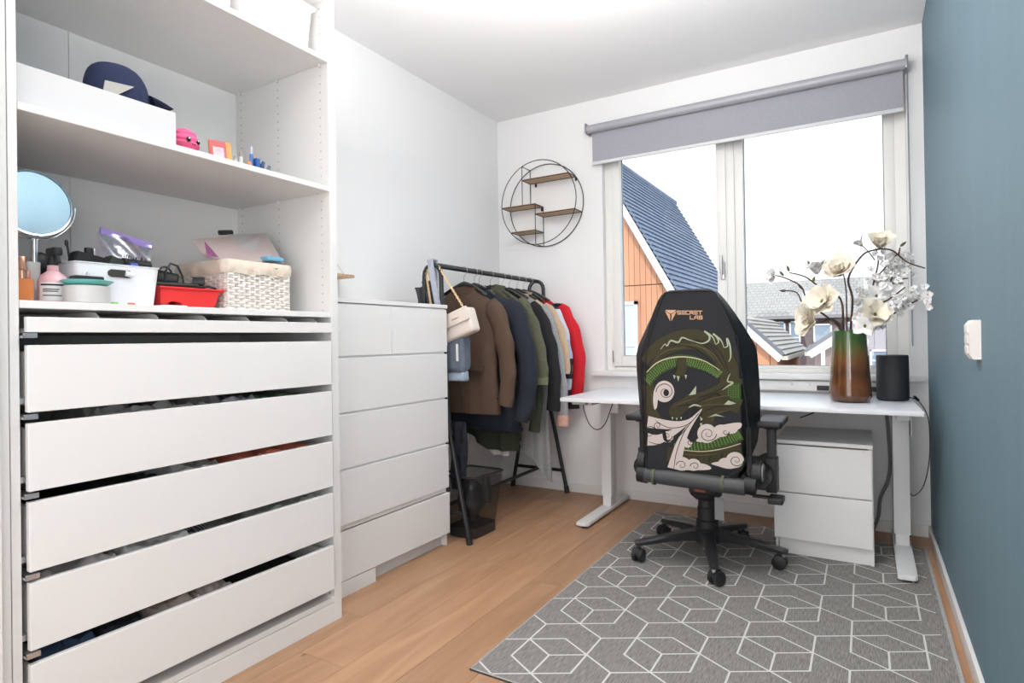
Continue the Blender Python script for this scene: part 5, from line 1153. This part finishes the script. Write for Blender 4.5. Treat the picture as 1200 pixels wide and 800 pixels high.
# shelf above: white box, cap, plush toy, framed card, pens
wbx = thing('storage_box', 'long white storage box on the second shelf under the navy cap', 'box', (-1.93, .825, Z2))
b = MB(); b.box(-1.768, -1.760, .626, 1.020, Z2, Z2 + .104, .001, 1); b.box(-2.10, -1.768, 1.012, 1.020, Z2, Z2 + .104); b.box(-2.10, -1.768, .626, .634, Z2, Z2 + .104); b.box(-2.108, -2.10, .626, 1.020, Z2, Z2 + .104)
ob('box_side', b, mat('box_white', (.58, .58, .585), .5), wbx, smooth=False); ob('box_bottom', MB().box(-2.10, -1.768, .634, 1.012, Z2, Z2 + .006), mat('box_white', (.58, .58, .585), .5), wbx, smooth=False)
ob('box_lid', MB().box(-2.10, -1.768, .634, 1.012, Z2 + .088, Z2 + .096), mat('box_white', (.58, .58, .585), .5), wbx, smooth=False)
ht = thing('baseball_cap', 'navy blue cap with a curved brim lying on the white storage box', 'cap', (-1.855, .905, Z2 + .098))
navyc = mat('cap_navy', (.012, .020, .062), .9, bump=.4, bscale=500)
HXc, HYc = -1.855, .905
b = MB(); rows = []
for i in range(10):
    t = i / 9; z = .118 * math.sin(t * PI / 2) ** .8; r = math.cos(t * PI / 2) ** .50 if t < 1 else 0.01
    rows.append([Vector((HXc + .080 * r * math.cos(a), HYc - .012 * t + .084 * r * math.sin(a), Z2 + .098 + z)) for a in [2 * PI * k / 32 for k in range(32)]])
b.grid(rows, True, True, True); ob('crown', b, navyc, ht)
b = MB(); rows = []
for i in range(7):
    t = i / 6; rows.append([Vector((HXc + .076 * math.sin(a) * (1 - .2 * t), HYc + .060 + .092 * t * max(0, math.cos(a)) ** .5, Z2 + .128 + .026 * math.cos(a) - .012 * t * t)) for a in [-PI / 2 + .02 + (PI - .04) * k / 16 for k in range(17)]])
b.grid(rows); bmesh.ops.solidify(b.bm, geom=b.bm.faces[:], thickness=.004); ob('brim', b, navyc, ht)
b = MB(); b.prism([(0, 0), (.075, .008), (.030, -.030), (-.005, -.030)], (-1.772, .832, Z2 + .135), (0, 1, 0), (0, 0, 1), (.004, 0, 0)); ob('front_patch', b, mat('cap_grey', (.40, .385, .36), .8), ht, label='pale grey triangular flap')
pl = thing('plush_toy', 'small pink plush toy with black eyes beside the white storage box', 'plush toy', (-1.84, 1.095, Z2 + .016))
plm = mat('plush_pink', (.85, .12, .28), .85, bump=.4, bscale=300)
b = MB(); rows = []
for i in range(13):
    t = i / 12; z = .078 * t; r = .040 * (math.sin(PI * min(1, .12 + t * .88)) ** .45) * (1 + .07 * math.sin(t * 26)) if t < 1 else .004
    rows.append([Vector((-1.84 + r * math.cos(a), 1.092 + 1.1 * r * math.sin(a) * (1 + .05 * math.sin(5 * a)), Z2 + .016 + z)) for a in [2 * PI * k / 28 for k in range(28)]])
b.grid(rows, True, True, True); ob('plush_body', b, plm, pl)
for yy, xx in ((1.082, -1.8005), (1.115, -1.8065)): 
    e_ = ob('eye', MB().ball((xx, yy, Z2 + .050), .004, .0075, .0085, 12, 8), mat('eye_black', (.01, .01, .012), .2), pl); ob('eye_glint', MB().ball((xx + .0035, yy + .001, Z2 + .054), .0014, .0024, .0026, 8, 6), petal_w, e_)
ob('mouth', MB().tube([(-1.800, 1.094, Z2 + .040), (-1.799, 1.099, Z2 + .036), (-1.8005, 1.105, Z2 + .040)], .0012, 6), MATS['eye_black'], pl)
ob('wooden_tray', MB().box(-1.87, -1.79, 1.040, 1.175, Z2, Z2 + .014, .003), mat('cork', (.48, .33, .20), .7), label='small tan tray under the pink plush toy', cat='tray')
pfm = thing('picture_card', 'small framed card with red border leaning on the second shelf', 'card', (-1.82, 1.195, Z2))
Mf = Matrix.Translation((-1.80, 1.19, Z2)) @ Matrix.Rotation(-.35, 4, 'Z') @ Matrix.Rotation(-.30, 4, 'Y')
ob('card_block', MB().box(-.012, 0, -.032, .036, 0.002, .086, .001, 1).xf(Mf), mat('card_orange', (.62, .26, .04), .5), pfm)
ob('card_front', MB().box(0, .0012, -.031, .020, .003, .085).xf(Mf), mat('card_red', (.45, .07, .07), .5), pfm)
ob('card_photo', MB().box(.0012, .0022, -.021, .012, .004, .060).xf(Mf), mat('card_photo', (.62, .50, .52), .5, col2=(.40, .30, .38), scale=120), pfm)
def stick(name, label, cat, x, y, h, r, col, lean=0., capc=None):
    h *= 1.3; r *= 1.15
    t_ = thing(name, label, cat, (x, y, Z2)); ob('barrel', MB().tube([(x, y, Z2), (x, y + lean * h, Z2 + h * .7)], r, 12), mat('pen_%02d%02d%02d' % tuple(int(c * 99) for c in col), col, .35), t_)
    ob('cap', MB().tube([(x, y + lean * h, Z2 + h * .7), (x, y + lean * h * 1.4, Z2 + h)], [r * .9, r * .7], 12), mat('pen_%02d%02d%02d' % tuple(int(c * 99) for c in (capc or col)), capc or col, .3), t_)
stick('small_bottle', 'clear grey small bottle right of the framed card', 'bottle', -1.80, 1.242, .030, .006, (.45, .45, .46), 0, (.3, .3, .3))
stick('small_bottle', 'silver tipped small tube beside the orange cup', 'tube', -1.80, 1.262, .045, .006, (.60, .58, .57), 0, (.25, .22, .2))
stick('small_cup', 'orange small cup among the pens', 'cup', -1.79, 1.285, .022, .008, (.75, .25, .08))
stick('pen', 'tall blue and white pen standing among the pens', 'pen', -1.80, 1.302, .066, .0055, (.08, .16, .42), .0, (.40, .45, .55))
ob('blue_marker_box', MB().box(-1.81, -1.785, 1.3105, 1.326, Z2, Z2 + .048, .002), mat('marker_blue', (.02, .09, .32), .4), label='blue small box right of the tall pen', cat='box')
for k, (yy, hh, ln_, lb, c) in enumerate(((1.328, .032, .25, 'dark blue marker leaning right of the blue box', (.02, .04, .13)), (1.342, .026, -.2, 'black marker cap with white ring near the shelf end', (.02, .02, .03)), (1.358, .028, .3, 'grey-blue marker nearest the right end of the shelf', (.08, .10, .14)), (1.372, .024, .0, 'short black marker last in the row of pens', (.03, .03, .035)))):
    stick('marker', lb, 'marker', -1.79 - .004 * k, yy, hh, .006, c, ln_)
# top shelf boxes
for k, (y0, y1, lb) in enumerate(((.64, .93, 'white plastic box at the left of the top shelf'), (.95, 1.235, 'white plastic box in the middle of the top shelf'), (1.255, 1.555, 'white plastic box at the right end of the top shelf'))):
    t_ = thing('storage_box', lb, 'box', (-1.99, (y0 + y1) / 2, Z1)); pm_ = mat('milky_plastic', (.80, .78, .77), .25)
    ob('box_body', taper_box(-2.20, -1.775, y0, y1, Z1, Z1 + .17, .012, .004), pm_, t_); ob('box_lid', MB().box(-2.21, -1.765, y0 - .006, y1 + .006, Z1 + .171, Z1 + .185, .004), pm_, t_)

# ---------------------------------------------------------------- outside
GZ = -3.0
struct('ground_1', MB().box(-40, 30, YW + 2, 60, GZ - .2, GZ), mat('ground_paving', (.30, .29, .27), .9, noise_amt=.2, scale=2))
orange = mat('orange_cladding', (.60, .29, .165), .7, noise_amt=.10, scale=3, stretch=(1, 1, .2)); whitep = mat('white_barge', (.80, .80, .80), .5)
slate = mat('blue_grey_tile', (.15, .19, .27), .7, noise_amt=.18, scale=3); beiget = mat('beige_tile', (.42, .39, .35), .8, noise_amt=.12, scale=6); brick = None
dark_e = mat('tile_edge_dark', (.16, .16, .18), .7)
def cladding(parent, x0, x1, ztop_f, y, zb, w_, m, nm='board', zt_off=0):
    x = x0
    while x < x1 - .01:
        xa, xb = x + .004, min(x + w_, x1) - .004
        if ztop_f(xa) > zb and ztop_f(xb) > zb:
            ob(nm, MB().prism([(xa, zb), (xb, zb), (xb, ztop_f(xb)), (xa, ztop_f(xa))], (0, y, 0), (1, 0, 0), (0, 0, 1), (0, .03, 0)), m, parent, smooth=False)
        x += w_
def roof_slope(parent, xr, zr, xe, ze, y0, y1, nc, m, th=.05, nm='tile_course', overlap=.035):
    # stepped courses from ridge to eave, each one a slab
    for k in range(nc):
        a, b_ = k / nc, (k + 1.06) / nc; x0 = xr + (xe - xr) * a; z0 = zr + (ze - zr) * a; x1 = xr + (xe - xr) * b_; z1 = zr + (ze - zr) * b_
        L = math.hypot(x1 - x0, z1 - z0); nx, nz = -(z1 - z0) / L, (x1 - x0) / L
        if nz < 0: nx, nz = -nx, -nz
        ob(nm, MB().prism([(x0, z0), (x1 + nx * overlap, z1 + nz * overlap), (x1 + nx * (overlap + th), z1 + nz * (overlap + th)), (x0 + nx * th, z0 + nz * th)], (0, y0, 0), (1, 0, 0), (0, 0, 1), (0, y1 - y0, 0)), m, parent, smooth=False)
# house with the steep blue-grey roof
ha = thing('house', 'orange timber-clad house with a steep blue-grey tiled roof seen through the left pane', 'house', (-4.98, 15.2, GZ))
AY0, AY1, axr, azr, axe, aze = 12.0, 18.3, -4.98, 5.09, -3.20, 1.93
ob('wall', MB().prism([(axe - .12, GZ), (axe - .12, aze + .05), (axr, azr - .2), (2 * axr - axe + .12, aze + .05), (2 * axr - axe + .12, GZ)], (0, AY0 + .05, 0), (1, 0, 0), (0, 0, 1), (0, AY1 - AY0 - .1, 0)), mat('house_wall_brown', (.28, .14, .08), .8), ha, smooth=False)
top_a = lambda x: azr - .16 - abs(x - axr) * (azr - aze) / (axe - axr)
cladding(ha, -6.6, axe - .14, lambda x: min(top_a(x), 9), AY0 - .0, 2.14, .118, orange)
cladding(ha, -6.6, axe - .14, lambda x: min(top_a(x), 2.12), AY0 - .0, -1.5, .118, orange)
roof_slope(ha, axr, azr, axe, aze, AY0 - .18, AY1, 26, slate, .04)
ob('roof_rear_slope', MB().prism([(axr, azr), (2 * axr - axe, aze), (2 * axr - axe, aze + .1), (axr, azr + .06)], (0, AY0 - .18, 0), (1, 0, 0), (0, 0, 1), (0, AY1 - AY0 + .18, 0)), slate, ha, smooth=False)
ob('ridge', MB().tube([(axr, AY0 - .18, azr + .06), (axr, AY1, azr + .06)], .09, 10), slate, ha)
ob('barge_board', MB().prism([(axr, azr - .02), (axe, aze - .02), (axe - .06, aze - .20), (axr, azr - .24)], (0, AY0 - .20, 0), (1, 0, 0), (0, 0, 1), (0, .06, 0)), whitep, ha, smooth=False)
ob('gutter', MB().box(axe - .05, axe + .10, AY0 - .15, AY1, aze - .10, aze + .0, .02), mat('gutter_cream', (.55, .50, .42), .6), ha)
pane_s = mat('far_window_glass', (.30, .38, .48), .08, spec=1.)
def far_window(parent, x0, x1, z0, z1, y, mull=None, f=.07, m=None):
    w_ = ob('window', MB().box(x0, x0 + f, y - .06, y, z0, z1).box(x1 - f, x1, y - .06, y, z0, z1).box(x0, x1, y - .06, y, z0, z0 + f).box(x0, x1, y - .06, y, z1 - f, z1), whitep, parent, smooth=False)
    ob('pane', MB().box(x0 + f, x1 - f, y - .03, y - .01, z0 + f, z1 - f), m or pane_s, w_, smooth=False)
    if mull is not None: ob('glazing_bar', MB().box(x0 + f, x1 - f, y - .06, y, mull, mull + f * .8), whitep, w_, smooth=False)
    return w_
far_window(ha, -4.75, -4.05, .55, 1.80, AY0 - .02, .86, .07, mat('painted_sky_glass', (.55, .66, .80), .1, spec=1.))  # sky reflection put into the pane as a pale blue colour
ob('chimney_cap', MB().box(axr - .1, axr + .1, 12.9, 13.1, azr, azr + .25), dark_e, ha, smooth=False)
# low gabled houses in front
def low_gable(label, xr, zr, xe, ze, y0, y1, m_clad, cw_, ncourse, both=True, xe2=None, ze2=None, brd=True):
    h_ = thing('house', label, 'house', (xr, (y0 + y1) / 2, GZ)); xe2 = xe2 if xe2 is not None else 2 * xr - xe; ze2 = ze if ze2 is None else ze2
    s1 = (zr - ze) / abs(xe - xr); s2 = (zr - ze2) / abs(xe2 - xr); f_ = lambda x: zr - .06 - ((x - xr) * s1 if (x - xr) * (xe - xr) > 0 else (x - xr) * s2) * (1 if x > xr else -1) if True else 0
    lo, hi = min(xe, xe2) + .08, max(xe, xe2) - .08
    def f_(x): return zr - .10 - (abs(x - xr) * (s1 if (x - xr) * (xe - xr) >= 0 else s2))
    ob('wall', MB().prism([(lo, GZ), (lo, f_(lo)), (xr, f_(xr)), (hi, f_(hi)), (hi, GZ)], (0, y0 + .14, 0), (1, 0, 0), (0, 0, 1), (0, y1 - y0 - .2, 0)), m_clad, h_, smooth=False)
    if brd: cladding(h_, lo, hi, f_, y0 + .10, -.2, cw_, m_clad)
    for xe_, ze_ in ((xe, ze), (xe2, ze2)):
        roof_slope(h_, xr, zr, xe_, ze_, y0 + .02, y1, ncourse, beiget, .022, 'tile_course', .025)
        for yy in (y0,): 
            ob('verge_tile', MB().prism([(xr, zr + .045), (xe_, ze_ + .045), (xe_, ze_ - .01), (xr, zr - .01)], (0, yy - .02, 0), (1, 0, 0), (0, 0, 1), (0, .06, 0)), dark_e, h_, smooth=False)
            d_ = 1 if xe_ > xr else -1
            ob('barge_board', MB().prism([(xr, zr - .005), (xe_, ze_ - .005), (xe_ - d_ * .055, ze_ - .075), (xr, zr - .13)], (0, yy - .01, 0), (1, 0, 0), (0, 0, 1), (0, .05, 0)), whitep, h_, smooth=False)
        ob('gutter', MB().box(xe_ - .02, xe_ + .05, y0, y1, ze_ - .05, ze_ + .0), MATS['gutter_cream'], h_, smooth=False)
    return h_
hB = low_gable('small orange timber-clad house with beige roof tiles seen right of the window mullion', -1.38, 1.29, -.87, .793, 8.0, 11.1, orange, .155, 9)
hD = low_gable('small gabled house with white verge boards seen just left of the vase', -.22, 1.12, -.614, .845, 8.0, 11.0, mat('mauve_brick', (.30, .22, .21), .85), .2, 7, xe2=-.02, ze2=.98, brd=False)
ob('corner_post', MB().box(-.455, -.415, 7.96, 8.02, GZ, .89), whitep, hD, smooth=False)
# row house
def brick_mat(n, c1, c2, mortar, sc, bw=.5, rh=.25, ax=None):
    m = mat(n, c1, .85); nn = m.node_tree; b = nn.nodes['Principled BSDF']; t = nn.nodes.new('ShaderNodeTexCoord'); mp = nn.nodes.new('ShaderNodeMapping'); mp.inputs['Rotation'].default_value = ax or (PI / 2, 0, 0)
    br_ = nn.nodes.new('ShaderNodeTexBrick'); nn.links.new(t.outputs['Object'], mp.inputs[0]); nn.links.new(mp.outputs[0], br_.inputs[0]); br_.inputs['Color1'].default_value = (*c1, 1); br_.inputs['Color2'].default_value = (*c2, 1); br_.inputs['Mortar'].default_value = (*mortar, 1)
    br_.inputs['Scale'].default_value = sc; br_.inputs['Brick Width'].default_value = bw; br_.inputs['Row Height'].default_value = rh; br_.inputs['Mortar Size'].default_value = .03; nn.links.new(br_.outputs[0], b.inputs['Base Color']); return m
hc = thing('row_house', 'long dark brick row house with a pale tiled roof beyond the small houses', 'house', (-1.5, 27.5, GZ))
ob('wall', MB().box(-9, 9, 25, 31, GZ, 1.80), brick_mat('dark_brick', (.135, .085, .085), (.105, .07, .075), (.17, .13, .13), 4), hc, smooth=False)
ob('roof', MB().prism([(24.8, 1.66), (28, 3.26), (31.2, 1.66), (31.2, 1.74), (28, 3.36), (24.8, 1.74)], (-9.2, 0, 0), (0, 1, 0), (0, 0, 1), (18.4, 0, 0)), brick_mat('pale_roof_tile', (.40, .37, .33), (.36, .33, .295), (.20, .185, .17), 3.0, .62, .50, (math.radians(26.8), 0, 0)), hc, smooth=False)
ob('gutter', MB().box(-9.2, 9.2, 24.7, 24.85, 1.66, 1.78), mat('gutter_grey', (.32, .30, .30), .6), hc, smooth=False)
ob('skylight', MB().prism([(25.95, 2.33), (26.75, 2.74), (26.75, 2.79), (25.95, 2.38)], (-2.12, 0, 0), (0, 1, 0), (0, 0, 1), (.55, 0, 0)), mat('skylight_pane', (.75, .78, .80), .15), hc, smooth=False)
for x0, x1, z0, z1, mu in ((-3.09, -2.62, .72, 1.57, None), (-2.49, -2.10, .70, 1.58, .92), (-1.67, -1.05, .72, 1.45, None), (-.6, -.1, .72, 1.5, None), (-4.4, -3.8, .72, 1.5, None)): far_window(hc, x0, x1, z0, z1, 24.98, mu, .06)
b = MB()
sh = thing('shed', 'mauve grey vertically boarded shed seen between vase and speaker', 'shed', (.5, 19, GZ))
lil = mat('mauve_boards', (.30, .27, .31), .8)
ob('wall', MB().box(-.05, 2.4, 19.02, 21, GZ, 1.30), lil, sh, smooth=False)
for k in range(9): ob('board', MB().box(-.05 + k * .27, .20 + k * .27, 18.98, 19.02, GZ, 1.30), lil, sh, smooth=False)
ob('roof_edge', MB().box(-.12, 2.5, 18.9, 21, 1.30, 1.38), mat('roof_edge_pink', (.5, .33, .30), .8), sh, smooth=False)
far_window(sh, .10, .62, -.25, .62, 18.97, .30, .05)
# garden fence and pergola bits below
fn = thing('garden_fence', 'brown wooden garden fence behind the small houses', 'fence', (-.5, 13, GZ))
for k in range(14): ob('slat', MB().box(-1.05 + k * .125, -.94 + k * .125, 13, 13.03, GZ, .46 + .01 * (k % 3)), mat('fence_brown', (.24, .14, .09), .85, noise_amt=.2, scale=8), fn, smooth=False)
ob('rail', MB().box(-1.1, .75, 13.03, 13.07, .25, .32), MATS['fence_brown'], fn, smooth=False)
lp_ = thing('outdoor_lamp', 'dark curved garden lamp pole between the two small houses', 'lamp', (-.85, 11.6, GZ))
ob('pole', MB().tube([(-1.02, 11.6, GZ), (-1.02, 11.6, .60), (-.98, 11.6, .66), (-.90, 11.6, .72)], .02, 8), dark_e, lp_); ob('head', MB().box(-.91, -.84, 11.57, 11.63, .71, .74), dark_e, lp_)
